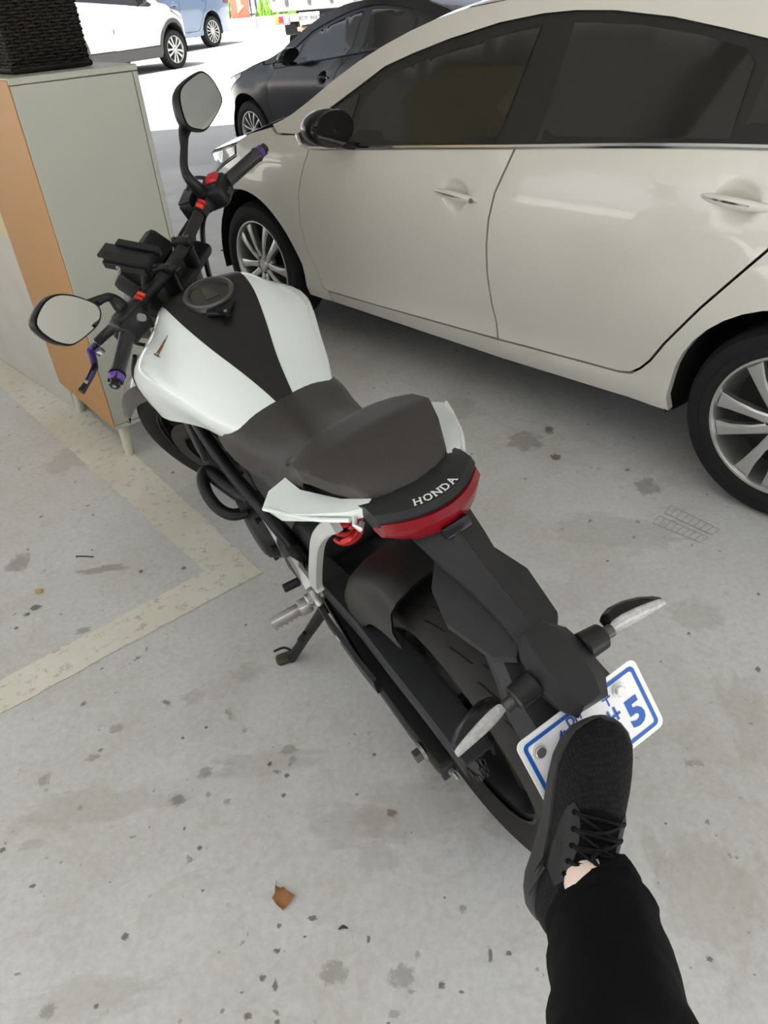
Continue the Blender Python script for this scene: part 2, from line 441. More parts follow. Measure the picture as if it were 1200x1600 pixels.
def make_wheel_meshes(nsp, key, R=.312, rim=.222):
    k = rim/.222; q = R
    ty = G().lathe([(rim, -.012), (rim+.012, -.002), (rim+(q-rim)*.5, .005), (q-.018, -.001), (q-.005, -.018), (q, -.038), (q, -.165), (q-.008, -.19), (q-.04, -.205), (rim, -.19)], 56, RY)
    # sidewall ridges
    ty.lathe([(rim+.03, .0035), (rim+.033, .006), (rim+.036, .0045)], 56, RY)
    ri = G().lathe([(rim+.004, -.011), (rim+.003, -.004), (rim-.004, -.004), (rim-.009, -.012), (rim-.014, -.04), (rim-.03, -.11), (rim-.03, -.19)], 56, RY)
    sp = G()
    if nsp == 10: angs = [2*pi*i/5+s*.235 for i in range(5) for s in (-1, 1)]; base = [2*pi*i/5+s*.30 for i in range(5) for s in (-1, 1)]
    else: angs = [2*pi*i/nsp for i in range(nsp)]; base = angs
    sps = []
    for a, a2 in zip(angs, base):
        g = G(); secs = []
        for t, w, h, th in ((0, .017, -.022, .03), (.3, .0145, -.014, .03), (.7, .018, -.014, .03), (1, .026 if nsp == 10 else .020, -.020, .03)):
            r = (.045+(rim-.013-.045)*t); aa = a2+(a-a2)*t
            if nsp > 10: w *= .55
            er = V((cos(aa), 0, -sin(aa))); et = V((-sin(aa), 0, -cos(aa))); c = er*r+V((0, h, 0))
            secs.append([c-et*w*k, c-et*w*.6*k+V((0, .004, 0)), c+et*w*.6*k+V((0, .004, 0)), c+et*w*k, c+et*w*.8-V((0, th, 0)), c-et*w*.8-V((0, th, 0))])
        g.loft(secs); sps.append(g.mesh('spoke', SILVER, 30))
    hub = G().lathe([(.0, -.012), (.026, -.012), (.029, -.016), (.032, -.022), (.058, -.024), (.064, -.034), (.064, -.06)], 32, RY).mesh('hub_cap', SILVER)
    lug = G().lathe([(.0, -.018), (.0095, -.018), (.0105, -.03)], 10, RY).mesh('lug_nut', mat('lug_dark', (.06, .06, .06), .4, .6))
    disc = G().lathe([(.0, -.075), (.14, -.075), (.14, -.085)], 40, RY).lathe([(0, -.12), (rim-.028, -.12)], 40, RY).mesh('brake_disc', mat('disc_dark', (.035, .034, .033), .5, .5))
    return dict(tyre=ty.mesh('tyre', RUBBER), rim=ri.mesh('wheel', SILVER), spokes=sps, hub=hub, lug=lug, disc=disc, R=R)
W10 = make_wheel_meshes(10, 'a'); W5 = make_wheel_meshes(10, 'b', .33, .225); W15 = make_wheel_meshes(14, 'c', .335, .235); W12 = make_wheel_meshes(12, 'd', .31, .2)
def put_wheel(parent, W, x, y, flip, rot):
    M = Matrix.Translation((x, y, W['R']))
    if flip: M = M @ Matrix.Rotation(pi, 4, 'Z')
    M = M @ Matrix.Rotation(rot, 4, 'Y')
    w = link('wheel', W['rim'], parent, M)
    link('tyre', W['tyre'], w); link('hub_cap', W['hub'], w); link('brake_disc', W['disc'], w)
    for s in W['spokes']: link('spoke', s, w)
    for i in range(5): a = 2*pi*i/5+.0; link('lug_nut', W['lug'], w, Matrix.Translation((.045*cos(a), .0, -.045*sin(a))))
    return w

YC = -.855
def belt(X): return interp(X, [-3.0, -2.5, -1.66, -.6], [1.06, 1.045, .99, .925])
HANDLES = ((-1.42, .83), (-2.44, .925))
def side(X, Z):
    y = interp(Z, [.18, .24, .30, .36, .40, .46, .6, .75, .86, .93], [-.07, -.028, -.004, -.012, -.004, .010, .028, .034, .028, .014])
    b = belt(X)
    if Z > b: y = interp(b, [.86, .93, 1.06], [.028, .014, -.01])-.02*min(1, (Z-b)/.03)-.60*max(0, Z-b)
    elif Z > .93: y = interp(Z, [.93, 1.06], [.014, -.01])
    if X > 0: y -= .42*(X/.80)**2.2
    if X < -2.8: y -= .20*((-2.8-X)/.9)**2
    # flared arches
    for ax in (0, -2.7):
        d = sqrt((X-ax)**2+(Z-.31)**2)
        if d < .52 and Z > .2: y += .012*(1-abs(d-.40)/.12 if abs(d-.40) < .12 else 0)
    for hx, hz in HANDLES:
        q = ((X-hx)/.062)**2+((Z-hz)/.055)**2
        if q < 1: y -= .026*(1-q)**.8
    return y
EDGE = [(-.22, .985), (-.283, 1.005), (-.344, 1.030), (-.432, 1.078), (-.562, 1.157), (-.692, 1.224), (-.821, 1.277), (-.945, 1.320), (-1.064, 1.354), (-1.212, 1.383), (-1.40, 1.402), (-1.65, 1.413), (-1.9, 1.41), (-2.15, 1.392), (-2.4, 1.36), (-2.7, 1.285), (-3.0, 1.18), (-3.2, 1.09)]
DLO = [(-.425, .957), (-.545, 1.034), (-.656, 1.092), (-.862, 1.205), (-1.0, 1.247), (-1.167, 1.290), (-1.389, 1.335), (-1.572, 1.356), (-1.697, 1.361), (-1.841, 1.357), (-2.045, 1.337), (-2.215, 1.309), (-2.352, 1.284), (-2.55, 1.225), (-2.72, 1.13)]
BELT = [(-.425, .957), (-.47, .937), (-.53, .926), (-.63, .924), (-1.18, .967), (-1.63, 1.0), (-2.10, 1.036), (-2.467, 1.058), (-2.72, 1.066)]
def arch(cx, r, a0, a1, n=14): return [(cx+r*cos(a0+(a1-a0)*i/n), .31+r*sin(a0+(a1-a0)*i/n)) for i in range(n+1)]
def inset(poly, d):
    A = sum(p[0]*q[1]-q[0]*p[1] for p, q in zip(poly, poly[1:]+poly[:1])); s = 1 if A > 0 else -1; out = []
    n = len(poly)
    for i in range(n):
        p0, p, p1 = V(poly[i-1]), V(poly[i]), V(poly[(i+1) % n])
        e0 = (p-p0).normalized(); e1 = (p1-p).normalized()
        n0 = V((-e0.y, e0.x))*s; n1 = V((-e1.y, e1.x))*s; b = n0+n1
        if b.length < .2: b = n0
        b.normalize(); out.append(tuple(p+b*d/max(.5, b.dot(n0))))
    return out
GAP_F = [(-.56, .925), (-.545, .895), (-.49, .80), (-.452, .70), (-.437, .59), (-.45, .47), (-.485, .36), (-.512, .305), (-.54, .288)]
GAP_M = [(-1.655, 1.0), (-1.63, .93), (-1.60, .86), (-1.577, .77), (-1.568, .68), (-1.568, .57), (-1.58, .45), (-1.602, .316)]
GAP_R = [(-2.14, .335), (-2.18, .343), (-2.215, .37), (-2.25, .41), (-2.30, .49), (-2.40, .63), (-2.55, .82), (-2.66, .97), (-2.70, 1.062)]
def bl(x0, x1): return [p for p in BELT if x1 < p[0] < x0]
SPEC_PANELS = {
 'front_door': GAP_F + [(-1.0, .300)] + GAP_M[::-1] + bl(-.56, -1.65)[::-1],
 'rear_door': [(p[0]-.004, p[1]) for p in GAP_M] + [(-1.9, .327)] + GAP_R + [(-2.467, 1.058), (-2.10, 1.036)],
 'fender': [(-.46, .225), (-.54, .225)] + GAP_F[::-1] + [(-.47, .937), (-.425, .957), (-.28, .95), (-.22, .975), (-.08, .945), (.0, .905), (.015, .897), (.016, .843), (.17, .783), (.335, .720), (.365, .66)] + arch(0, .385, radians(50), radians(192), 18),
 'front_bumper': [(.335, .720), (.50, .655), (.68, .60), (.745, .60), (.76, .40), (.745, .22), (.34, .205)] + arch(0, .385, radians(-15), radians(50), 8) + [(.365, .66)],
 'headlight': [(.018, .899), (.15, .870), (.29, .842), (.45, .80), (.60, .745), (.70, .68), (.705, .60), (.68, .602), (.50, .657), (.335, .722), (.17, .785), (.018, .845)],
 'quarter_panel': [(-.545, .225), (-.545, .286), (-1.0, .298), (-1.602, .313), (-1.9, .325), (-2.14, .332), (-2.185, .341)] + [(p[0]-.004, p[1]) for p in GAP_R[2:]] + [(-2.72, 1.066), (-3.25, 1.06), (-3.50, .95), (-3.56, .7), (-3.55, .45), (-3.45, .26), (-3.07, .25)] + arch(-2.7, .37, radians(189), radians(-10), 22) + [(-1.6, .222)],
 'roof_rail': EDGE + DLO[::-1] + [(-.40, .95), (-.28, .952)],
}
SPEC_PANELS['roof_rail'] = EDGE + [(-2.95, 1.07), (-2.725, 1.07)] + DLO[::-1] + [(-.28, .953)]
PANES = {
 'front_window': [(-.80, .955), (-.80, 1.10), (-.88, 1.165), (-1.02, 1.214), (-1.19, 1.257), (-1.41, 1.302), (-1.575, 1.33), (-1.555, .998)],
 'quarter_window': [(-.50, .945), (-.60, 1.045), (-.70, 1.095), (-.755, 1.115), (-.755, .95)],
 'rear_window': [(-1.722, 1.018), (-1.705, 1.335), (-1.948, 1.322), (-2.166, 1.294), (-2.30, 1.265), (-2.34, 1.235), (-2.357, 1.066)],
 'rear_quarter_window': [(-2.385, 1.068), (-2.385, 1.25), (-2.50, 1.205), (-2.60, 1.15), (-2.66, 1.08)],
}
def build_car(name, label, cat, M, paint, wheels, warp=None, group=None, wheelX=(0, -2.7), res=.05, clad=None, rots=(.35, .1), trimmat=None, lowmat=None, beltmat=None):
    root = thing(name, label, cat, M, group)
    w = warp if warp else (lambda p: V(p))
    def sideparts(mir):
        def L3(off):
            def f(u, v):
                p = w((u, side(u, v)+off, v))
                return V((p.x, 2*YC-p.y, p.z)) if mir else p
            return f
        fold = (lambda u, v: (0, .03 if mir else -.03, 0))
        for nm, ol in SPEC_PANELS.items():
            e = []
            if nm.endswith('door') and not mir:
                hx, hz = HANDLES[0] if nm == 'front_door' else HANDLES[1]
                e = [(hx+.066*r*cos(a), hz+.058*r*sin(a)) for r in (.15, .35, .55, .75, .9, 1.05) for a in [2*pi*k/16 for k in range(16)]]
            mt = HEADL if nm == 'headlight' else paint
            if nm == 'headlight':
                g = G(); g.panel(inset(ol, .002), L3(-.004), res, fold)
                if mir: g.f = [f[::-1] for f in g.f]
                g.obj('headlight_surround', GLOSSB, root, 50)
            g = G(); g.panel(inset(ol, .0025 if nm != 'headlight' else .011), L3(0), res, fold, extra=e)
            if mir: g.f = [f[::-1] for f in g.f]
            g.obj(nm, mt, root, 50, recalc=False)
        g = G(); g.panel(DLO+BELT[::-1][1:-1], L3(-.008), .06, fold)
        if mir: g.f = [f[::-1] for f in g.f]
        wt = g.obj('window_trim', trimmat or mat('window_trim_black', (.013, .013, .013), .35), root, 50)
        for nm, ol in PANES.items():
            g = G(); g.panel(ol, L3(-.0045), .06, lambda u, v: (0, .002 if mir else -.002, 0))
            if mir: g.f = [f[::-1] for f in g.f]
            g.obj(nm, TINT, wt, 60)
        # belt moulding
        g = G(); bp = catmull([(x, 0, z) for x, z in BELT], 5)
        secs = []
        for p in bp:
            s_ = side(p.x, p.z-.004)
            q = [w((p.x, s_+o, p.z+dz)) for o, dz in ((-.01, -.007), (.004, -.007), (.006, 0), (.002, .007), (-.012, .007))]
            secs.append([V((a.x, 2*YC-a.y, a.z)) if mir else a for a in q])
        g.loft(secs); g.obj('belt_moulding', beltmat or CHROME, root, recalc=True)
        # handles
        for hx, hz in HANDLES:
            g = G(); secs = []
            for t in [i/14 for i in range(15)]:
                x = hx+.118-.236*t; a = sin(pi*min(1, max(0, t)))**.45*.014+.0015
                c = w((x, side(hx, hz+.08)+.022*sin(pi*t)**.6+.0, hz-.012*(t-.5)))
                if mir: c = V((c.x, 2*YC-c.y, c.z))
                secs.append([c+V((0, .009*cos(q), a*sin(q))) for q in [2*pi*k/10 for k in range(10)]])
            g.loft(secs); h = g.obj('door_handle', paint, root, 60, recalc=True)
            if not mir:
                g = G(); secs = []
                for t in [i/8 for i in range(9)]:
                    x = hx+.095-.135*t; c = w((x, side(hx, hz+.08)+.022*sin(pi*(.1+t*.57))**.6+.0065, hz-.012*(.1+t*.57-.5)+.001))
                    hh = .0045*sin(pi*(.06+.88*t))**.5
                    secs.append([c+V((0, -.004, hh)), c+V((0, .004, hh*.6)), c+V((0, .004, -hh*.6)), c+V((0, -.004, -hh))])
                g.loft(secs); g.obj('handle_trim', beltmat or CHROME, h, recalc=True)
                if hx == HANDLES[0][0]:
                    c = w((hx-.085, side(hx, hz+.08)+.0225, hz-.006)); G().cyl(c, c+V((0, .005, 0)), .0085, 16).obj('key_lock', mat('lock_grey', (.3, .3, .3), .3, .8), h)
    sideparts(False); sideparts(True)
    def cross(edge, crown, n=10):
        """surface from the near edge across the car to the far edge"""
        g = G(); secs = []
        for (x, y, z), (cx, cz) in zip(edge, crown):
            row = []
            for k in range(2*n+1):
                t = k/(2*n); yy = y+(2*YC-2*y)*t; s = 1-(2*t-1)**2
                s2 = 1-abs(2*t-1)**3
                row.append(w((x+(cx-x)*s, yy, z+(cz-z)*s2)))
            secs.append(row)
        g.loft(secs, closed=False); return g
    # bonnet
    he = [(x, side(x, z)-.004, z) for x, z in [(-.20, .985), (-.08, .948), (.0, .908), (.15, .873), (.29, .845), (.45, .803), (.60, .748), (.70, .683)]]
    g = cross(he, [(-.14, 1.02), (-.02, 1.0), (.08, .975), (.22, .94), (.36, .905), (.53, .86), (.68, .80), (.78, .70)]); g.obj('bonnet', paint, root, recalc=True)
    fz = [.2, .3, .4, .5, .6, .64, .683]
    fe = [(.74 if z < .62 else .70, side(.74 if z < .62 else .70, z), z) for z in fz]
    g = cross(fe, [(.80, .2), (.82, .3), (.825, .4), (.825, .5), (.82, .6), (.80, .64), (.78, .70)]); g.obj('nose', paint, root, recalc=True)
    # windscreen, roof, rear screen, boot
    def ed(i0, i1, iny): return [(EDGE[i][0], side(*EDGE[i])-iny, EDGE[i][1]) for i in range(i0, i1)]
    we = ed(0, 10, .015); g = cross(we, [(x+.14*(1-i/9.0)+.03, z+.03+.012*i/9) for i, (x, y, z) in enumerate(we)]); g.obj('windscreen', TINT, root, recalc=True)
    re_ = ed(9, 15, .0); g = cross(re_, [(x+.03*(1-i/5.), z+.042) for i, (x, y, z) in enumerate(re_)]); g.obj('roof', paint, root, recalc=True)
    be = ed(14, 18, .015); g = cross(be, [(x-.12*i/3., z+.04-.01*i) for i, (x, y, z) in enumerate(be)]); g.obj('rear_screen', TINT, root, recalc=True)
    te = [(x, side(x, z), z) for x, z in [(-3.18, 1.075), (-3.3, 1.05), (-3.5, .95), (-3.56, .7), (-3.55, .45), (-3.45, .25)]]
    g = cross(te, [(-3.32, 1.09), (-3.48, 1.08), (-3.66, 1.03), (-3.68, .7), (-3.7, .45), (-3.6, .25)]); g.obj('boot_lid', paint, root, recalc=True)
    # underbody and wheel wells
    g = G(); g.add([w(p) for p in [(.75, -.20, .22), (-3.4, -.20, .24), (-3.4, 2*YC+.20, .24), (.75, 2*YC+.20, .22)]], [(0, 1, 2, 3)])
    g.add([w(p) for p in [(-.46, -.035, .235), (-2.34, -.035, .245), (-2.34, -.25, .22), (-.46, -.25, .22)]], [(0, 1, 2, 3)])
    g.add([w(p) for p in [(-.46, 2*YC+.035, .235), (-2.34, 2*YC+.035, .245), (-2.34, 2*YC+.25, .22), (-.46, 2*YC+.25, .22)]], [(0, 1, 2, 3)])
    g.obj('underbody', WELL, root, smooth=False)
    for cx in (0, -2.7):
        for mir in (0, 1):
            g = G(); secs = []
            for a in [radians(-11+202*i/20) for i in range(21)]:
                r = .382; secs.append([w((cx+r*cos(a), y if not mir else 2*YC-y, .31+r*sin(a))) for y in (-.012, -.1, -.2, -.3)])
            g.loft(secs, closed=False); 
            n0 = len(g.v); g.add([w((cx, -.3 if not mir else 2*YC+.3, .31))]+[s_[3] for s_ in secs], [(0, i+1, i+2) for i in range(20)])
            g.obj('wheel_well', WELL, root)
    for i, x in enumerate(wheelX):
        put_wheel(root, wheels, x, 0.0, False, rots[i]); put_wheel(root, wheels, x, w((x, 2*YC, .3)).y, True, .2)
    # door mirrors
    for mir in (0, 1):
        def mm(p):
            p = w(p); return V((p.x, 2*YC-p.y, p.z)) if mir else p
        g = G(); secs = []
        for i in range(13):
            t = -1+2*i/12; r = sqrt(max(0, 1-abs(t)**2.6)); x = -.80-.085*t
            sc = (.62+.38*((t+1)/2))
            secs.append([mm((x, .125+.115*r*sc*cos(a)*(1 if cos(a) > 0 else .85), 1.028+.082*r*sc*sin(a)*(1 if sin(a) > 0 else .95))) for a in [2*pi*k/20 for k in range(20)]])
        g.loft(secs); o = g.obj('door_mirror', GLOSSB, root, 70, recalc=True)
        g = G(); g.loft([[mm((x, .125+s*.098*cos(a), 1.028+s*.068*sin(a))) for a in [2*pi*k/20 for k in range(20)]] for x, s in ((-.868, 1.0), (-.882, .96), (-.882, .05))]); g.obj('mirror_glass', TINT, o, recalc=True)
        g = G(); g.loft([[mm((x, y, z)) for x, z in ((-.74, 0+zz), (-.86, 0+zz), (-.86, .03+zz), (-.74, .03+zz))] for y, zz in ((-.03, .925), (.06, .945), (.10, .965))]); g.obj('mirror_stalk', BLACKP, o, recalc=True)
    return root
white_car = build_car('sedan', 'cream white sedan with tinted windows parked beside the motorcycle', 'car', CAR_M, WCAR, W10)
# ================================================================== MOTORCYCLE
BW = mat('bike_pearl_white', (.66, .715, .70), .3, coat=.9, noise_amt=.01, noise_scale=3)
BK = mat('bike_matt_black', (.014, .014, .0155), .45, spec=.28, noise_amt=.15, noise_scale=80, bump=.06)
BK2 = mat('bike_satin_black', (.009, .009, .010), .36, spec=.28)
BKG = mat('bike_dark_grey_plastic', (.020, .021, .023), .5, spec=.3, noise_amt=.12, noise_scale=60)
BTR = mat('bike_tyre', (.027, .0255, .024), .8, spec=.2, noise_amt=.35, noise_scale=25, bump=.2)
SEATM = mat('seat_vinyl', (.033, .029, .027), .46, spec=.38, bump=.25, noise_amt=.08, noise_scale=220)
ALU = mat('brushed_aluminium', (.42, .41, .40), .38, .9, noise_amt=.06, noise_scale=50)
ALUW = mat('silver_paint', (.56, .57, .57), .4, .35)
REDL = mat('red_lens', (.17, .003, .008), .2, spec=.35)
REDP = mat('red_plastic', (.55, .02, .03), .4)
ORNG = mat('orange_red_plastic', (.75, .06, .02), .4)
REDS = mat('spring_red', (.62, .02, .02), .35)
PURP = mat('purple_anodised', (.13, .07, .35), .3, .6)
LENS = mat('indicator_lens', (.40, .40, .39), .15, spec=.5, noise_amt=.5, noise_scale=160)
DKM = mat('dark_steel', (.09, .088, .085), .4, .8)
bike = thing('motorcycle', 'white and black naked motorcycle leaning on its side stand', 'motorcycle', BIKE_M)
YZ = Matrix.Rotation(-pi/2, 4, 'X')                      # lathe axis -> +Y
def tyre_prof(R, hw, bead):
    return [(bead, -hw*.72), (bead+.012, -hw*.86), (R-.048, -hw), (R-.028, -hw*.93), (R-.014, -hw*.72), (R-.005, -hw*.42), (R, -hw*.12), (R, hw*.12), (R-.005, hw*.42), (R-.014, hw*.72), (R-.028, hw*.93), (R-.048, hw), (bead+.012, hw*.86), (bead, hw*.72)]
def bike_wheel(M, R, hw, name_sprocket):
    w = G().lathe([(.212, -hw*.75), (.222, -hw*.75), (.222, -hw*.68), (.205, -hw*.6), (.195, -hw*.2), (.195, hw*.2), (.205, hw*.6), (.222, hw*.68), (.222, hw*.75), (.212, hw*.75)], 56, M @ YZ).obj('wheel', BK2, bike)
    t = G().lathe(tyre_prof(R, hw, .216), 72, M @ YZ).obj('tyre', BTR, w, 60)
    for i in range(5):
        g = G()
        for s in (-1, 1):
            a0 = 2*pi*i/5+.2; a1 = a0+s*.22; secs = []
            for q, wd in ((0, .018), (.5, .013), (1, .016)):
                r = .03+.17*q; a = a0+(a1-a0)*q; er = V((cos(a), 0, sin(a))); et = V((-sin(a), 0, cos(a)))
                secs.append([er*r+et*wd+V((0, .016, 0)), er*r-et*wd+V((0, .016, 0)), er*r-et*wd-V((0, .016, 0)), er*r+et*wd-V((0, .016, 0))])
            g.loft(secs)
        g.xf(M); g.obj('spoke', BK2, w, recalc=True)
    G().cyl((0, -.06, 0), (0, .06, 0), .035, 20).xf(M).obj('hub', BK2, w)
    # tread grooves: slanted strips on the surface, groove shade put into their black
    n = 0
    for side_ in ((-1, 1) if name_sprocket else ()):
        for i in range(78):
            a = 2*pi*i/78+(.05 if side_ > 0 else 0); g = G(); pts = []
            L = (.050, .036, .046)[i % 3]; y0 = (.10, .34, .60)[i % 3]*hw
            for k in range(5):
                q = k/4; y = (y0+q*L*.22)*side_; aa = a-q*L/R*1.05
                yy = abs(y)/hw
                r = interp(yy, [0, .12, .42, .72, .93], [R, R, R-.005, R-.014, R-.028])+.0009
                pts.append((V((r*cos(aa), y, r*sin(aa))), V((-sin(aa)*.25, side_*-.5, cos(aa)*.25)).normalized()))
            vs = []
            for p, nn in pts: vs += [p-nn*.0022, p+nn*.0022]
            g.add(vs, [(2*k, 2*k+1, 2*k+3, 2*k+2) for k in range(4)]); g.xf(M)
            g.obj('tread_groove', mat('groove_shade_black', (.004, .004, .004), .9), w, recalc=False)
    return w
RW = Matrix.Translation((0, 0, .312)); FW = STEER @ Matrix.Translation((1.41, 0, .30))
rw = bike_wheel(RW, .312, .080, True); fw = bike_wheel(FW, .300, .060, False)
# sprocket and chain
def sprocket(c, r, n, y):
    pts = []
    for i in range(n*4):
        a = 2*pi*i/(n*4); rr = r+(.004 if i % 4 in (1, 2) else -.002); pts.append((rr*cos(a), rr*sin(a)))
    return G().prism(pts, -.003, .003, Matrix.Translation((c[0], y, c[1])) @ Matrix.Rotation(pi/2, 4, 'X'))
sprocket((0, .312), .098, 40, .085).obj('sprocket', DKM, bike)
G().lathe([(.03, .0), (.07, .0), (.07, .012), (.03, .012)], 28, Matrix.Translation((0, .06, .312)) @ YZ).obj('sprocket_carrier', BK2, bike)
sprocket((.56, .37), .036, 15, .085).obj('drive_sprocket', DKM, bike)
pth = []
for i in range(31): a = pi/2-.1+ (pi+.2)*i/30; pth.append(V((.100*cos(a), .085, .312+.100*sin(a))))
for i in range(11): a = -pi/2-.1+(pi+.2)*i/10; pth.append(V((.56+.038*cos(a), .085, .37+.038*sin(a))))
tot = 0; seg = []
for a, b in zip(pth, pth[1:]+pth[:1]): seg.append((tot, a, b)); tot += (b-a).length
def onpath(s):
    s %= tot
    for (t, a, b), nx in zip(seg, seg[1:]+[(tot, 0, 0)]):
        if s < nx[0]: return a+(b-a)*((s-t)/max(1e-9, (b-a).length)), (b-a).normalized()
    return pth[0], V((1, 0, 0))
chain = G().tube([p+V((0, 0, 0)) for p in pth+pth[:1]], .0028, 6, caps=False).obj('chain', DKM, bike)
lk = [G().box((0, -.007, 0), (.0175, .0022, .012), bev=.0008, seg=1).box((0, .007, 0), (.0175, .0022, .012), bev=.0008, seg=1).mesh('link', mat('chain_steel', (.06, .058, .055), .4, .9)),
      G().box((0, -.0042, 0), (.0175, .002, .011), bev=.0008, seg=1).box((0, .0042, 0), (.0175, .002, .011), bev=.0008, seg=1).cyl((0, -.005, 0), (0, .005, 0), .005, 8).mesh('link', MATS['chain_steel'])]
nl = int(tot/.0145)//2*2
for i in range(nl):
    p, d = onpath(tot*i/nl); M = Matrix.Translation(p) @ Matrix.Rotation(-math.atan2(d.z, d.x), 4, 'Y'); link('link', lk[i % 2], chain, M)
# swingarm: left and right arms, axle, adjusters
sw = G()
for s in (1, -1):
    secs = []
    for x, y0, y1, z0, z1 in ((.56, .075, .115, .345, .425), (.42, .085, .128, .325, .405), (.22, .098, .146, .285, .345), (.05, .112, .152, .280, .335), (-.045, .116, .152, .285, .332), (-.06, .118, .150, .292, .325)):
        secs.append([V((x, s*y, z)) for y, z in ((y0, z0), (y1-.006, z0), (y1, z0+.012), (y1, z1-.012), (y1-.006, z1), (y0+.006, z1), (y0, z1-.01))])
    sw.loft(secs)
sw.cyl((.56, -.11, .385), (.56, .11, .385), .04, 20); sw.box((.46, 0, .37), (.06, .18, .06), bev=.01)
swing = sw.obj('swingarm', BK2, bike, recalc=True)
G().cyl((0, -.165, .312), (0, .165, .312), .0095, 14).obj('axle', ALU, swing)
for s in (1, -1):
    G().cyl((0, s*.152, .312), (0, s*.158, .312), .020, 24).obj('axle_washer', ALU, swing)
    G().cyl((0, s*.158, .312), (0, s*.172, .312), .0145, 6).obj('axle_nut', DKM, swing)
    G().box((-.058, s*.132, .309), (.012, .038, .042), bev=.003).obj('axle_end_cap', BKG, swing)
    G().cyl((-.058, s*.132, .309), (-.088, s*.132, .309), .004, 8).obj('adjuster_bolt', ALU, swing)
    G().cyl((-.064, s*.132, .309), (-.072, s*.132, .309), .008, 6).obj('adjuster_nut', ALU, swing)
# chain guard: wide flat cover over the upper chain run
secs = []
for x, y0, y1, z in ((.46, .070, .128, .455), (.36, .062, .127, .452), (.24, .060, .124, .450), (.12, .061, .128, .450), (.0, .063, .130, .448), (-.10, .066, .132, .437), (-.135, .068, .132, .425)):
    secs.append([V((x, y0, z-.035)), V((x, y0, z-.004)), V((x, y0+.006, z)), V((x, y1-.006, z)), V((x, y1, z-.005)), V((x, y1, z-.04)), V((x, y1-.004, z-.04)), V((x, y1-.006, z-.008)), V((x, y0+.006, z-.008)), V((x, y0+.004, z-.035))])
G().loft(secs).obj('chain_guard', BKG, bike, 20, recalc=True)
# lower chain guard / outer rail with sticker
secs = []
for x, y, z in ((.50, .135, .40), (.36, .15, .375), (.22, .152, .352), (.16, .150, .345)):
    secs.append([V((x, y-.006, z-.022)), V((x, y+.004, z-.02)), V((x, y+.004, z+.02)), V((x, y-.006, z+.024))])
cgl = G().loft(secs).obj('arm_cover', BK2, bike, recalc=True)
p = bk(578, 1020, 2, .385); G().box((.30, .157, .375), (.018, .001, .006)).obj('sticker', mat('sticker_white', (.8, .8, .8), .5), cgl)
# rear inner fender (hugger) over the front of the tyre
g = G(); secs = []
for i in range(17):
    a = radians(84-66*i/16); r = .352; row = []
    for y, dr in ((.115, -.09), (.116, -.045), (.108, -.012), (.09, .004), (.05, .016), (0, .02), (-.05, .016), (-.09, .004), (-.108, -.012), (-.116, -.045), (-.115, -.09)):
        row.append(V(((r+dr)*cos(a), y, .312+(r+dr)*sin(a))))
    secs.append(row)
inner = [[p*1.0 for p in row] for row in secs]
g.loft(secs, closed=False)
g2 = G(); g2.loft([[V((p.x*.985, p.y*.97, .312+(p.z-.312)*.985)) for p in row] for row in secs], closed=False); g2.f = [f[::-1] for f in g2.f]; g.add(g2.v, g2.f)
g.obj('inner_fender', mat('fender_black', (.018, .017, .016), .42, spec=.35, noise_amt=.2, noise_scale=30), bike)
# ---------------- tail: boom, side wings, indicator carrier
def sect(x, z, hw, dz, th=.018, flat=.3):
    return [V((x, hw, z-dz)), V((x, hw*flat*.2, z)), V((x, -hw*flat*.2, z)), V((x, -hw, z-dz)), V((x, -hw*.9, z-dz-th)), V((x, 0, z-dz-th-.004)), V((x, hw*.9, z-dz-th))]
boom = G().loft([sect(*a) for a in ((.06, .875, .055, .03), (-.02, .858, .050, .032), (-.066, .842, .043, .034), (-.125, .808, .032, .026), (-.18, .78, .029, .014), (-.23, .748, .029, .006), (-.25, .738, .029, .005))]).obj('tail_stay', BK, bike, 25, recalc=True)
G().tube([(-.066, .0006, .8415), (-.125, .0006, .8075), (-.18, .0006, .7795), (-.23, .0006, .7475)], .0012, 6).obj('seam', GLOSSB, boom)
# gloss black block on the tail stay behind the tail lamp
G().box((-.052, -.003, .838), (.03, .045, .018), Matrix.Rotation(radians(30), 4, 'Y'), bev=.003).obj('lamp_block', GLOSSB, boom)
for s in (1, -1):
    ol = [(-.02, .024), (-.035, .040), (-.055, .060), (-.11, .076), (-.195, .058), (-.218, .036), (-.205, .020), (-.12, .018)]
    g = G(); g.panel([(x, s*y) for x, y in ol], lambda u, v: V((u, v, .758+(u+.1)*.22-(abs(v)-.02)*.35)), .02, lambda u, v: (0, 0, -.012))
    o = g.obj('splash_guard', BKG, bike, 40, recalc=True)
# rear mudguard / plate bracket under the carrier
g = G(); secs = []
for x, z, hw in ((-.16, .735, .05), (-.20, .70, .062), (-.245, .665, .078), (-.285, .64, .082), (-.315, .60, .075)):
    secs.append([V((x, hw, z-.02)), V((x, hw*.75, z)), V((x, 0, z+.008)), V((x, -hw*.75, z)), V((x, -hw, z-.02)), V((x+.012, -hw, z-.03)), V((x+.014, 0, z-.012)), V((x+.012, hw, z-.03))])
g.loft(secs); g.obj('plate_bracket', BKG, bike, 25, recalc=True)
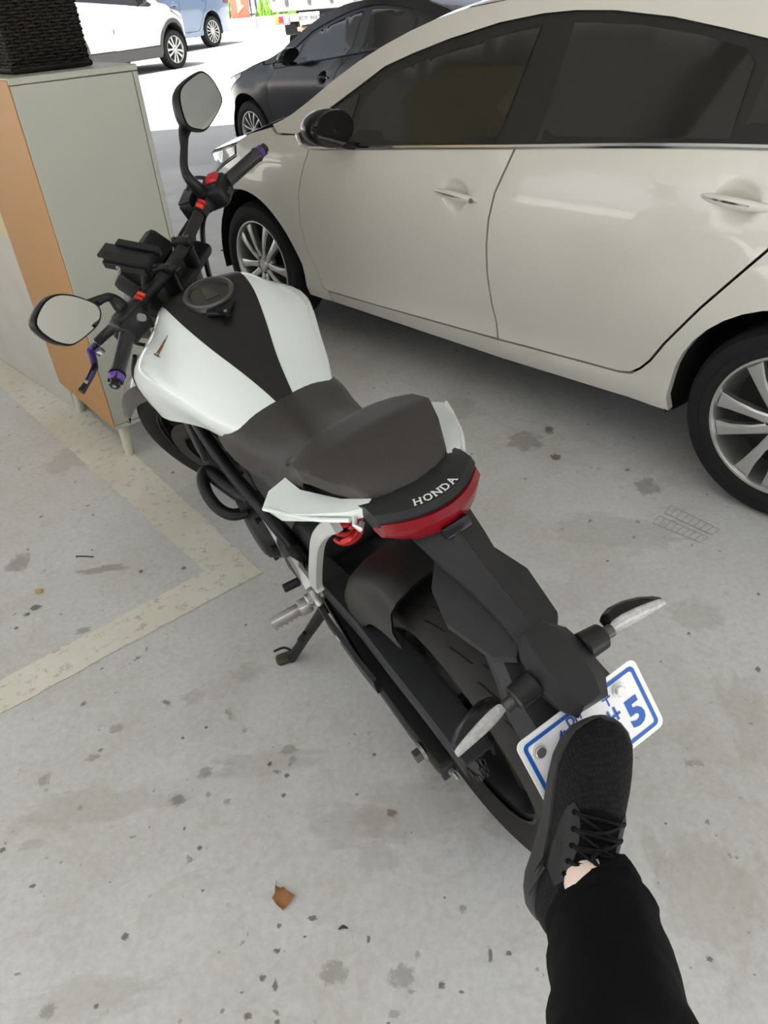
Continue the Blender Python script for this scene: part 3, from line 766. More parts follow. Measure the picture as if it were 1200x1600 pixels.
# carrier block
g = G(); secs = []
for x, z, hw, h in ((-.215, .762, .027, .02), (-.235, .758, .040, .04), (-.275, .742, .046, .05), (-.306, .725, .040, .042), (-.325, .710, .026, .030)):
    secs.append([V((x, hw, z-.016)), V((x, hw*.55, z)), V((x, -hw*.55, z)), V((x, -hw, z-.016)), V((x+.012, -hw*.85, z-h)), V((x+.012, hw*.85, z-h))])
g.loft(secs); carrier = g.obj('indicator_carrier', BK, bike, 22, recalc=True)
G().box((-.30, .032, .668), (.012, .03, .022), Matrix.Rotation(radians(25), 4, 'Y'), bev=.003).obj('rear_reflector', REDL, bike)
for s in (1, -1):
    b0 = V((-.262, s*.040, .722)); b1 = V((-.262, s*.078, .716)); b2 = V((-.262, s*.094, .714))
    ind = G().cyl(b0, b1, .0205, 24, .0185, bev=.003).obj('indicator_collar', BK2, bike)
    G().cyl(b1, b2, .0095, 16).obj('indicator_stem', DKM, ind)
    # tapering body with the lens on its rear face
    e = V((-.012, s*.088, -.003)); n = V((-.998, 0, .06)); u = V((.06, 0, .998)); secs = []; lens = []
    for t, w_, h_ in ((0, .006, .010), (.08, .013, .013), (.25, .0165, .016), (.5, .0155, .016), (.75, .0120, .013), (.93, .0080, .008), (1, .0045, .004)):
        c = b2+e*t-n*.004
        secs.append([c+u*w_*cos(a)+n*(-h_*1.9*max(0, sin(a))) for a in [2*pi*k/16 for k in range(16)]])
        lens.append([c+u*w_*.92*cos(a)+n*(.0075*abs(sin(a)) if sin(a) < 0 else -.002) for a in [2*pi*k/16 for k in range(16)]])
    G().loft(secs).obj('indicator_housing', GLOSSB, ind, 60, recalc=True)
    G().loft(lens).obj('indicator_lens', LENS, ind, 30, recalc=True)
# ---------------- number plate
PT = V((-.30, .009, .690)); pdn = V((-.052, 0, -.090)).normalized(); prt = V((0, -1, 0)); pnm = prt.cross(-pdn).normalized()
PWD, PHT = .207, .112
pc = PT+pdn*PHT/2
PLM = Matrix.Identity(4)
for i, c in enumerate((prt, -pdn, pnm)):
    for r in range(3): PLM[r][i] = c[r]
PLM.translation = pc
def rrect(w, h, r, n=5):
    out = []
    for cx, cy, a0 in ((w/2-r, h/2-r, 0), (-w/2+r, h/2-r, pi/2), (-w/2+r, -h/2+r, pi), (w/2-r, -h/2+r, 1.5*pi)):
        for k in range(n+1): a = a0+pi/2*k/n; out.append((cx+r*cos(a), cy+r*sin(a)))
    return out
plate = G().prism(rrect(PWD, PHT, .011), -.001, .001).xf(PLM).obj('number_plate', mat('plate_white', (.80, .82, .84), .4), bike)
BLUE = mat('plate_blue', (.012, .10, .42), .45)
o_, i_ = rrect(PWD-.014, PHT-.014, .008), rrect(PWD-.0255, PHT-.0255, .0045)
g = G(); n = len(o_); g.add([(*p, .0016) for p in o_]+[(*p, .0016) for p in i_], [(k, (k+1) % n, n+(k+1) % n, n+k) for k in range(n)]); g.xf(PLM); g.obj('border', BLUE, plate, smooth=False)
def stroke(g, a, b, w, z=.0018, M=None):
    a, b = V((*a, z)), V((*b, z)); d = (b-a).normalized(); nn = V((-d.y, d.x, 0))*w/2; a = a-d*w*.3; b = b+d*w*.3
    g.add([a-nn, b-nn, b+nn, a+nn], [(0, 1, 2, 3)], M)
five = text_mesh('5', .056, .0004, .0019); five.xf(Matrix.Translation((.071, -.014, .0016))); five.xf(PLM); five.obj('digit', BLUE, plate, smooth=False)
def glyph(strokes, cx, cy, s, rot, w=.0026):
    g = G(); M = Matrix.Translation((cx, cy, 0)) @ Matrix.Rotation(rot, 4, 'Z') @ Matrix.Scale(s, 4)
    for a, b in strokes: stroke(g, a, b, w/s, .0018/s, M)
    g.xf(PLM); g.obj('plate_character', BLUE, plate, smooth=False)
Dg = [((-.4, -.5), (-.4, .5)), ((-.4, .5), (.2, .5)), ((.2, .5), (.4, .2)), ((.4, .2), (.4, -.2)), ((.4, -.2), (.2, -.5)), ((.2, -.5), (-.4, -.5))]
Hg = [((-.35, -.5), (-.35, .5)), ((.35, -.5), (.35, .5)), ((-.35, 0), (.35, 0))]
Kg = [((-.35, -.5), (-.35, .5)), ((-.3, 0), (.35, .5)), ((-.3, 0), (.35, -.5))]
glyph(Dg, -.020, .036, .011, .0); glyph(Hg, -.008, .036, .011, .0)
glyph(Kg, -.038, .028, .009, -.6); glyph(Kg, -.034, .016, .009, -.6)
glyph([((-.5, .4), (.5, .4)), ((0, .4), (0, -.5))], .040, .026, .013, 0); glyph([((-.4, .5), (-.4, -.1)), ((-.4, -.1), (.5, -.1)), ((.2, .5), (.2, -.5))], .040, .004, .018, 0, .004)
glyph([((-.5, .2), (.2, .2)), ((-.5, -.2), (.3, -.2))], -.082, -.022, .010, .6); glyph(Dg, -.075, -.034, .010, .2)
for u, col_ in ((-.078, ALU), (.062, mat('bolt_white', (.75, .75, .74), .35, .3))):
    c = PLM @ V((u, .030, .001)); w_ = G().cyl(c, c+pnm*.003, .0105, 20).obj('plate_washer', MATS['bolt_white'], plate); G().cyl(c+pnm*.003, c+pnm*.008, .008, 6 if u > 0 else 20, bev=.001).obj('plate_bolt', col_, plate)
# ---------------- tail cover, lamp, lettering
g = G(); secs = []; lsec = []
NY = 17
for k in range(NY):
    y = .088-.176*k/(NY-1); q = abs(y)/.088; xb = -.052+.050*q**2; dz = -.010*q**2
    secs.append([V((.06, y*1.02, .868+dz)), V((.035+.02*q, y*1.02, .884+dz)), V((xb+.034, y, .893+dz)), V((xb+.010, y, .893+dz)), V((xb+.001, y, .886+dz)), V((xb+.004, y, .872+dz)), V((.03, y, .855+dz)), V((.06, y*.9, .850+dz))])
    t = q; hh = .050*(1-.35*q**2); x2 = xb-.004; dz -= .008
    lsec.append([V((x2+.03, y*.98, .888+dz)), V((x2+.002, y*.98, .888+dz)), V((x2-.006, y*.98, .878+dz)), V((x2+.002, y*.98, .888-hh*.75+dz)), V((x2+.016, y*.98, .888-hh*1.05+dz)), V((x2+.04, y*.98, .888-hh*1.05+dz))])
tailc = G().loft(secs).obj('tail_cover', mat('tail_cover_black', (.012, .0135, .0145), .4, spec=.3), bike, 35, recalc=True)
G().loft(lsec).obj('tail_lamp', REDL, bike, 45, recalc=True)
SERIF = {'H': ([(-.36, -.5, -.36, .5), (.36, -.5, .36, .5), (-.36, 0, .36, 0)], [(-.36, -.5), (.36, -.5), (-.36, .5), (.36, .5)]),
 'O': ([(-.4, -.25, -.4, .25), (.4, -.25, .4, .25), (-.4, .25, -.15, .47), (.4, .25, .15, .47), (-.15, .47, .15, .47), (-.4, -.25, -.15, -.47), (.4, -.25, .15, -.47), (-.15, -.47, .15, -.47)], []),
 'N': ([(-.38, -.5, -.38, .5), (.38, -.5, .38, .5), (-.38, .5, .38, -.5)], [(-.38, -.5), (.38, .5), (-.42, .5)]),
 'D': ([(-.35, -.5, -.35, .5), (-.35, .47, .1, .47), (-.35, -.47, .1, -.47), (.1, .47, .4, .2), (.1, -.47, .4, -.2), (.4, .2, .4, -.2)], [(-.42, .5), (-.42, -.5)]),
 'A': ([(-.4, -.5, 0, .5), (.4, -.5, 0, .5), (-.22, -.12, .22, -.12)], [(-.4, -.5), (.4, -.5)])}
for i, ch in enumerate('HONDA'):
    y = .030-.0150*i; q = abs(y)/.088; xb = -.052+.050*q**2; dz = -.010*q**2
    c = V((xb+.020, y, .8935+dz)); nrm = V((-.05, 0, 1)).normalized(); rt = V((-2*.050*y/.088**2*.5*0-.0, -1, 0)); sl = .050*2*y/.088**2
    rt = V((-sl, -1, 0)).normalized(); upv = nrm.cross(rt).normalized()
    M = Matrix.Identity(4)
    for j, cc in enumerate((rt, upv, nrm)):
        for r in range(3): M[r][j] = cc[r]*(.0125 if j < 2 else 1)
    M.translation = c; g = G()
    for a in SERIF[ch][0]: stroke(g, a[:2], a[2:], .2, .0008, M)
    for sx, sy in SERIF[ch][1]: stroke(g, (sx-.14, sy), (sx+.14, sy), .11, .0009, M)
    g.obj('letter', mat('letter_silver', (.80, .80, .78), .3, .2), tailc, smooth=False)
# white side cowls
for s in (1, -1):
    ol = [(.245, .188), (.268, .165), (.262, .130), (.20, .128), (.10, .098), (.045, .070), (.038, .084), (.062, .106), (.13, .146), (.20, .182)]
    ol = [(x, y*s) for x, y in ol]
    g = G(); g.panel(ol, lambda u, v: V((u, v, .876-(abs(v)-.085)*.32-(u-.05)*.12)), .016, lambda u, v: (0, -.006*s, -.020))
    o = g.obj('side_cowl', BW, bike, 50, recalc=True)
    G().tube([(.062, s*.098, .855), (.050, s*.106, .850), (.046, s*.102, .840), (.058, s*.092, .838)], .0045, 8).obj('luggage_hook', ALUW, o)
    # lower edge lip of the cowl
    g = G(); g.tube(catmull([(.235, s*.190, .822), (.13, s*.147, .838), (.062, s*.107, .852)], 4), .004, 8); g.obj('cowl_lip', BW, o)
# subframe rails, side covers
for s in (1, -1):
    G().tube(catmull([(.58, s*.10, .66), (.42, s*.11, .70), (.25, s*.115, .77), (.08, s*.07, .835)], 6), .0125, 10).obj('subframe_rail', BK2, bike)
    g = G(); g.loft([[V((x, s*y, z)) for y, z in ((y0, z0), (y0-.03, z0+.02), (y0-.03, z0-h), (y0, z0-h))] for x, y0, z0, h in ((.62, .125, .70, .10), (.50, .13, .715, .11), (.38, .135, .735, .10), (.27, .14, .79, .05))]); g.obj('side_cover', BK, bike, recalc=True)
# ---------------- seats
def pill_hw(x): return interp(x, [.012, .03, .06, .11, .17, .22, .255, .275], [.022, .055, .078, .103, .125, .122, .095, .05])
ol = [(x, pill_hw(x)) for x in (.275, .265, .25, .22, .19, .17, .14, .11, .085, .06, .03, .018, .012)]
ol = ol+[(x, -y) for x, y in ol[::-1]]
def zp(u, v):
    hw = pill_hw(u); q = min(1, abs(v)/hw); e = min(1, (u-.012)/.06); f = min(1, (.275-u)/.05)
    return V((u, v, interp(u, [.012, .08, .16, .24, .275], [.893, .912, .916, .898, .884])-.016*q**3-.014*(1-e)**2-.012*(1-f)**2))
g = G(); g.panel(ol, zp, .012, lambda u, v: (0, 0, -.024)); g.obj('pillion_seat', SEATM, bike, 60, recalc=True)
G().loft([[V((x, hw*y_, z_)) for y_, z_ in ((1, zt), (.92, zt+.01), (-.92, zt+.01), (-1, zt), (-.8, zb_), (.8, zb_))] for x, hw, zt, zb_ in ((.035, .066, .862, .842), (.08, .085, .872, .835), (.15, .108, .876, .815), (.22, .110, .862, .79), (.29, .105, .835, .76), (.36, .10, .79, .72))]).obj('seat_base', BK2, bike, 30, recalc=True)
secs = []
for x, zc, hw, zs, zb in ((.72, .772, .135, .745, .70), (.66, .782, .142, .752, .70), (.58, .797, .140, .757, .70), (.50, .803, .128, .752, .695), (.42, .812, .122, .752, .70), (.35, .832, .128, .770, .72), (.30, .852, .140, .800, .75), (.25, .874, .135, .840, .80), (.20, .886, .12, .865, .84)):
    pts = []
    for t in [i/20 for i in range(21)]:
        u_ = -1+2*t; a = abs(u_)
        if a < .78: z = zc-(zc-zs)*(a/.78)**2.6; y = hw*.95*(a/.78)
        else: q = (a-.78)/.22; y = hw*(.95+.07*sin(q*pi/2)); z = zs+(zb-zs)*q**1.1
        pts.append(V((x, y*(1 if u_ < 0 else -1), z)))
    secs.append(pts)
S2 = []
for a, b, c_, d in zip([secs[0]]+secs[:-2], secs[:-1], secs[1:], secs[2:]+[secs[-1]]):
    for t in (0, .25, .5, .75):
        S2.append([.5*((2*p1)+(-p0+p2)*t+(2*p0-5*p1+4*p2-p3)*t*t+(-p0+3*p1-3*p2+p3)*t**3) for p0, p1, p2, p3 in zip(a, b, c_, d)])
S2.append(secs[-1])
G().loft(S2, closed=False).obj('rider_seat', SEATM, bike, 60, recalc=True)
# ---------------- fuel tank
TS = [(.555, [(0, .792), (.018, .792), (.05, .786), (.09, .768), (.105, .745)]),
 (.60, [(0, .818), (.028, .817), (.07, .806), (.118, .778), (.126, .744)]),
 (.66, [(0, .850), (.044, .848), (.10, .830), (.150, .785), (.142, .735)]),
 (.73, [(0, .892), (.068, .889), (.13, .862), (.178, .805), (.155, .728)]),
 (.80, [(0, .935), (.088, .930), (.15, .890), (.205, .830), (.178, .722)]),
 (.87, [(0, .956), (.095, .950), (.152, .908), (.224, .835), (.205, .715)]),
 (.93, [(0, .950), (.092, .942), (.138, .900), (.222, .825), (.212, .708)]),
 (.985, [(0, .928), (.075, .920), (.112, .880), (.190, .800), (.195, .700)]),
 (1.01, [(0, .905), (.06, .90), (.09, .86), (.165, .78), (.175, .69)])]
def cr4(p0, p1, p2, p3, t): return .5*((2*p1)+(-p0+p2)*t+(2*p0-5*p1+4*p2-p3)*t*t+(-p0+3*p1-3*p2+p3)*t**3)
def tank_rows(nx=6, ny=5):
    base = []
    for x, pr in TS:
        P = [V((x, y, z)) for y, z in pr]; row = []
        for i in range(4):
            p0, p1, p2, p3 = P[max(0, i-1)], P[i], P[i+1], P[min(4, i+2)]
            if i == 0: p0 = V((x, -P[1].y, P[1].z))
            for k in range(ny): row.append(cr4(p0, p1, p2, p3, k/ny))
        row.append(P[-1]); base.append(row)
    out = []
    for i in range(len(base)-1):
        a, b, c_, d = base[max(0, i-1)], base[i], base[i+1], base[min(len(base)-1, i+2)]
        for k in range(nx): out.append([cr4(*q, k/nx) for q in zip(a, b, c_, d)])
    out.append(base[-1]); return out
TR = tank_rows()
tank = G().loft([[V((p.x, p.y*.93, p.z-.008)) for p in r]+[V((p.x, -p.y*.93, p.z-.008)) for p in r[:0:-1]] for r in TR], closed=True).obj('fuel_tank', BK2, bike, recalc=True)
for s in (1, -1):
    rows = [[V((p.x, p.y*s, p.z)) for p in r[5:]] for r in TR]
    rows = [[r[0]+V((0, -.002*s, -.008))]+r+[r[-1]+V((0, -.02*s, .0))] for r in rows]
    G().loft(rows, closed=False).obj('tank_side_panel', BW, tank, 60, recalc=True)
rows = [[V((p.x, -p.y, p.z+.0015)) for p in r[5::-1]]+[V((p.x, p.y, p.z+.0015)) for p in r[1:6]] for r in TR]
rows = [[r[0]+V((0, .003, -.006))]+r+[r[-1]+V((0, -.003, -.006))] for r in rows]
G().loft(rows, closed=False).obj('tank_centre_cover', mat('tank_cover_black', (.009, .009, .0095), .42, spec=.28), tank, 60, recalc=True)
def tank_top(x):
    return interp(x, [t[0] for t in TS], [t[1][0][1] for t in TS])
CAPM = Matrix.Translation((.845, 0, .9535)) @ Matrix.Rotation(radians(-12), 4, 'Y')
cap = G().lathe([(.0, .004), (.038, .004), (.044, .002), (.046, .006), (.054, .007), (.058, .004), (.060, -.006)], 40, CAPM).obj('fuel_cap', mat('cap_grey', (.045, .043, .042), .3, .5), tank)
G().lathe([(.050, .0068), (.0535, .0082), (.057, .0055)], 40, CAPM).obj('cap_ring', mat('cap_ring_silver', (.12, .115, .11), .3, .8), cap)
G().prism([(-.028, -.016), (-.028, .016), (.02, .010), (.02, -.010)], .002, .0075, CAPM, bev=.002).obj('cap_flap', mat('cap_flap_grey', (.08, .075, .07), .3, .6), cap)
g = G(); g.prism([(-.095, -.004), (-.062, .035), (-.05, .03), (-.05, -.03), (-.062, -.035), (-.095, .004)], -.008, .0015, CAPM, bev=.002); o = g.obj('cap_hinge_cover', BK2, tank)
G().cyl(CAPM @ V((-.086, 0, 0)), CAPM @ V((-.086, 0, .003)), .004, 10).obj('cap_bolt', ALU, tank)
# front shrouds: silver blade and dark trim ahead of each tank panel
for s in (1, -1):
    pr = [(1.000, .205, .70), (1.012, .214, .75), (1.005, .210, .80), (.985, .190, .845)]
    g = G(); g.loft([[V((x-.01, s*(y+.0), z)), V((x+.022, s*(y+.004), z-.01)), V((x+.05, s*(y-.012), z-.02)), V((x+.048, s*(y-.03), z-.02)), V((x-.005, s*(y-.02), z))] for x, y, z in pr]); g.obj('shroud_blade', mat('shroud_silver', (.46, .43, .40), .2, .7, coat=.5), tank, recalc=True)
    g = G(); g.tube(catmull([(x-.002, s*(y+.004), z) for x, y, z in pr], 5), .0055, 8); g.obj('shroud_trim', GLOSSB, tank)
# wing emblem on the left tank panel: thin feathered strokes lying on the surface
from mathutils.bvhtree import BVHTree
_pr = [[V((p.x, p.y, p.z)) for p in r[5:]] for r in TR]; _gg = G().loft(_pr, closed=False); _bvh = BVHTree.FromPolygons([V(v) for v in _gg.v], _gg.f)
_I = BIKE_M.inverted()
def on_tank(px, py):
    o, d = ray(px, py); h = _bvh.ray_cast(_I @ o, (_I.to_3x3() @ d).normalized()); return h[0]-(_I.to_3x3() @ d).normalized()*.0012 if h[0] else None
for ln2 in ([(248, 551), (254, 541), (262, 524)], [(245, 552), (251, 543), (258, 530)], [(247, 555), (250, 549), (255, 541)], [(241, 553), (246, 556), (250, 558)]):
    pts = [on_tank(*q) for q in ln2]
    if all(pts): G().tube(pts, [.0016, .0018, .0008], 6).obj('emblem_feather', mat('emblem_gold', (.16, .10, .04), .4, .4), tank)
# ---------------- main frame, engine, pegs, stand
for s in (1, -1):
    G().tube(catmull([(1.10, s*.05, .80), (.98, s*.13, .70), (.80, s*.145, .60), (.62, s*.13, .52), (.56, s*.11, .40)], 6), .0165, 10).obj('frame_tube', BK2, bike)
    G().tube(catmull([(1.12, s*.05, .74), (1.08, s*.08, .60), (1.0, s*.11, .42)], 5), .014, 10).obj('frame_tube', BK2, bike)
G().cyl((1.20, 0, .655), (1.085, 0, .895), .030, 20).obj('steering_head', BK2, bike)
eng = G().box((.80, 0, .37), (.34, .24, .22), bev=.03).box((.86, 0, .55), (.16, .22, .20), Matrix.Rotation(radians(15), 4, 'Y'), bev=.02).box((.58, 0, .40), (.16, .18, .20), bev=.03).obj('engine', BKG, bike, recalc=True)
for i in range(5): G().box((.90-.012*i*.3, 0, .50+.028*i), (.20, .25, .007), Matrix.Rotation(radians(15), 4, 'Y')).obj('cooling_fin', BKG, eng)
G().box((.99, .08, .60), (.05, .06, .10), Matrix.Rotation(radians(20), 4, 'Y'), bev=.008).obj('cylinder_head_cover', ALUW, eng)
cv = G().lathe([(.0, .040), (.055, .040), (.068, .034), (.078, .020), (.082, 0)], 36, Matrix.Translation((.72, .125, .40)) @ YZ).obj('alternator_cover', BK, eng)
G().lathe([(.083, .0), (.086, .004), (.083, .012)], 36, Matrix.Translation((.72, .125, .40)) @ YZ).obj('cover_rim', ALU, eng)
for i in range(6):
    a = 2*pi*i/6; G().cyl((.72+.076*cos(a), .14, .40+.076*sin(a)), (.72+.076*cos(a), .152, .40+.076*sin(a)), .007, 8).obj('cover_bolt', BK2, eng)
G().box((.575, .118, .385), (.12, .04, .12), bev=.018).obj('sprocket_cover', BK, eng)
G().box((1.09, 0, .56), (.035, .27, .26), Matrix.Rotation(radians(-18), 4, 'Y'), bev=.008).obj('radiator', BK2, bike)
for s in (1, -1): G().box((1.085, s*.145, .56), (.06, .015, .27), Matrix.Rotation(radians(-18), 4, 'Y'), bev=.006).obj('radiator_shroud', BKG, bike)
G().tube(catmull([(.98, .05, .50), (1.06, .06, .42), (1.02, .05, .24), (.85, .03, .17), (.5, -.02, .17)], 6), .019, 12).obj('exhaust_pipe', DKM, bike)
G().tube(catmull([(.5, -.02, .17), (.40, -.06, .18), (.30, -.09, .20)], 5), [.03, .055, .055], 16).obj('silencer', BK2, bike)
# crash bar with slider on the left (and its twin on the right)
zb = .52
for s in (1, -1):
    def gp(px, py, z):
        p = bk(px, py, 2, z); return V((p.x, p.y*s, p.z))
    loop = catmull([gp(392, 783, .50), gp(350, 755, .53), gp(326, 738, .55), gp(317, 746, .55), gp(323, 770, .53), gp(340, 793, .50), (gp(362, 804, .48)), gp(386, 800, .47)], 7)
    cb = G().tube(loop, [.022, .021, .019, .0165, .0155, .0155, .0155, .0155], 12).obj('crash_bar', BK2, bike)
    a, b = gp(414, 771, .50), gp(372, 792, .50); G().cyl(a, b, .0165, 20, .0165, bev=.003).obj('crash_slider', BK, bike)
    a = gp(425, 745, .58); b = gp(442, 770, .56); G().tube([a, b], .012, 10).obj('rubber_sleeve', mat('clear_sleeve', (.45, .44, .42), .3), bike)
# pillion peg hanger, rider peg, shift lever
def zp3(l): return [bk(x, y, 2, z) for x, y, z in l]
for s in (1,):
    hp = zp3([(524, 818, .735), (510, 826, .715), (498, 842, .68), (494, 868, .60), (493, 905, .49), (497, 918, .46)])
    g = G(); pth2 = catmull(hp, 5); secs = []
    for i, p in enumerate(pth2):
        d = (pth2[min(i+1, len(pth2)-1)]-pth2[max(i-1, 0)]).normalized(); nY = V((0, 1, 0)); nY = (nY-d*nY.dot(d)).normalized(); e = d.cross(nY).normalized(); w_ = .017-.004*sin(pi*i/len(pth2))
        secs.append([p+e*w_+nY*.007, p+e*w_*.8+nY*.010, p-e*w_*.8+nY*.010, p-e*w_+nY*.007, p-e*w_-nY*.008, p+e*w_-nY*.008])
    hanger = g.loft(secs).obj('peg_hanger', ALUW, bike, 30, recalc=True)
    c = bk(492, 932, 2, .42)
    G().box(c, (.04, .022, .045), Matrix.Rotation(radians(30), 4, 'Y'), bev=.008).obj('peg_clevis', ALU, hanger)
    G().cyl(c+V((0, -.02, 0)), c+V((0, .022, 0)), .016, 16, bev=.003).obj('peg_pivot', ALU, hanger)
    a, b = bk(470, 950, 2, .40), bk(424, 976, 2, .395); M = lookat(b-a); M.translation = (a+b)/2; L = (b-a).length
    peg = G().box((0, 0, 0), (.018, .026, L), bev=.004).xf(M).obj('foot_peg', ALU, bike)
    for i in range(6): G().box((0, -.0135, -L*.42+L*.84*i/5), (.02, .003, .005)).xf(M).obj('peg_tooth', ALU, peg)
    a2 = bk(482, 944, 2, .40); G().box((a+a2)/2, (.03, .03, .03), M.to_3x3().to_4x4(), bev=.005).obj('peg_mount', ALU, peg)
    bkpl = zp3([(448, 872, .47), (462, 880, .455), (498, 925, .42), (490, 942, .40), (474, 915, .42)])
    g = G(); g.add(bkpl+[p-V((0, .008, 0)) for p in bkpl], [(0, 1, 2, 3, 4), (9, 8, 7, 6, 5)]+[(i, (i+1) % 5, 5+(i+1) % 5, 5+i) for i in range(5)]); g.obj('peg_plate', ALU, bike, 20, recalc=True)
    a, b = bk(443, 920, 2, .42), bk(468, 908, 2, .42); sl = G().cyl(a, b, .0105, 14, bev=.002).obj('shift_pedal', BK2, bike)
    G().tube(catmull(zp3([(468, 908, .42), (474, 895, .42), (470, 880, .43)]), 4), .005, 8).obj('shift_rod', ALU, bike)
W2B = BIKE_M.inverted()
foot = W2B @ wz(455, 1029, .006)
piv = bk(508, 950, 2, .27); mid = foot.lerp(piv, .5)
st = G().tube([foot, mid, piv], [.013, .013, .016], 12).obj('side_stand', BK, bike)
G().tube(catmull([foot.lerp(piv, .62)+V((0, .02, 0)), foot.lerp(piv, .5)+V((0, .024, .0)), foot.lerp(piv, .46)+V((0, .012, 0))], 4), .006, 8).obj('stand_spring_tab', BK2, st)
fc = wz(447, 1028, .008); g = G(); g.prism([(x*1.0, y) for x, y in rrect(.055, .035, .012)], -.006, .006, Matrix.Translation(fc) @ Matrix.Rotation(radians(20), 4, 'Z'), bev=.002); g.xf(W2B); g.obj('stand_foot', mat('foot_worn', (.07, .06, .045), .6), st)
G().tube(catmull([W2B @ wz(458, 1018, .02), W2B @ wz(444, 1012, .025), W2B @ wz(428, 1018, .02)], 5), .0035, 8).obj('stand_tang', BK2, st)
# rear shock with red spring
a, b = V((.315, .02, .75)), V((.415, .02, .52)); d = (b-a); M = lookat(d); M.translation = a
G().tube([M @ V((.031*cos(t), .031*sin(t), d.length*t/(2*pi*6))) for t in [2*pi*6*i/150 for i in range(151)]], .0058, 8).obj('shock_spring', REDS, bike)
G().cyl(a-d*.1, b+d*.1, .018, 14).obj('shock_body', BK2, bike)
g = G(); g.tube(catmull(zp3([(545, 822, .70), (556, 828, .69), (548, 840, .69), (536, 846, .68)]), 5), .006, 8); g.obj('red_hose', REDS, bike)
# ================= front end, all in the steered frame
def so(g, name, mt, parent=bike, angle=38, recalc=False): g.xf(STEER); return g.obj(name, mt, parent, angle, recalc=recalc)
ax0 = V((1.41, 0, .30))
for s in (1, -1):
    lo = ax0+V((0, s*.10, 0)); up = lo+ST_AX*.70
    fl = so(G().tube([lo-ST_AX*.03, lo, lo+ST_AX*.12, lo+ST_AX*.36], [.02, .028, .029, .027], 16), 'fork_leg', BK2)
    so(G().cyl(lo+ST_AX*.36, up, .0205, 16), 'fork_tube', ALU, fl)
    so(G().lathe([(.10, 0), (.15, 0), (.15, .005), (.10, .005)], 40, Matrix.Translation((1.41, s*.072, .30)) @ YZ), 'brake_disc', mat('disc_dark_steel', (.035, .034, .033), .45, .5))  # brake disc in one even dark steel colour
    so(G().box(V((1.33, s*.075, .38)), (.09, .035, .05), Matrix.Rotation(radians(40), 4, 'Y'), bev=.01), 'brake_caliper', BK2, fl)
so(G().cyl((1.41, -.12, .30), (1.41, .12, .30), .012, 12), 'front_axle', ALU)
g = G(); secs = []
for i in range(19):
    a = radians(28+128*i/18); e = sin(pi*i/18)**.4; row = []
    for y, dr in ((.072, -.055*e), (.074, -.02), (.062, .006), (.035, .016), (0, .02), (-.035, .016), (-.062, .006), (-.074, -.02), (-.072, -.055*e)):
        row.append(V((1.41+(.322+dr)*cos(a), y, .30+(.322+dr)*sin(a))))
    secs.append(row)
g.loft(secs, closed=False); so(g, 'front_fender', mat('fender_gloss_dark', (.045, .038, .034), .18, coat=.8), recalc=True)
for z, nm in ((.80, 'lower_yoke'), (.935, 'upper_yoke')):
    c = V((1.512-.477*z, 0, z)); so(G().box(c+V((.018, 0, 0)), (.085, .25, .032), Matrix.Rotation(-RAKE, 4, 'Y'), bev=.012), nm, BK2)
so(G().cyl((1.075, 0, .94), (1.065, 0, .965), .016, 6), 'stem_nut', DKM)
for s in (1, -1):
    so(G().tube([(1.055, s*.047, .93), (1.040, s*.047, .985)], [.017, .021], 14), 'riser', BK2)
    so(G().box((1.035, s*.047, 1.000), (.062, .026, .022), bev=.008), 'bar_clamp', BK2)
    for dx in (-.022, .022): so(G().cyl((1.035+dx, s*.047, 1.008), (1.035+dx, s*.047, 1.014), .005, 8), 'clamp_bolt', DKM)
BAR = [(.965, .385), (1.008, .26), (1.03, .19), (1.038, .12), (1.035, .06), (1.035, 0)]
def barp(y, dz=0): 
    x = interp(abs(y), [0, .06, .12, .19, .26, .385], [1.035, 1.035, 1.040, 1.035, 1.012, .968]); z = interp(abs(y), [0, .07, .15, .22, .385], [.990, .990, 1.002, 1.004, .992]); return V((x, y, z+dz))
bar = so(G().tube(catmull([barp(y) for y in (-.375, -.30, -.22, -.16, -.11, -.05, 0, .05, .11, .16, .22, .30, .375)], 5), [.0115, .0115, .0125, .0145, .0145, .0145, .0145, .0145, .0145, .0145, .0125, .0115, .0115], 14), 'handlebar', BK)
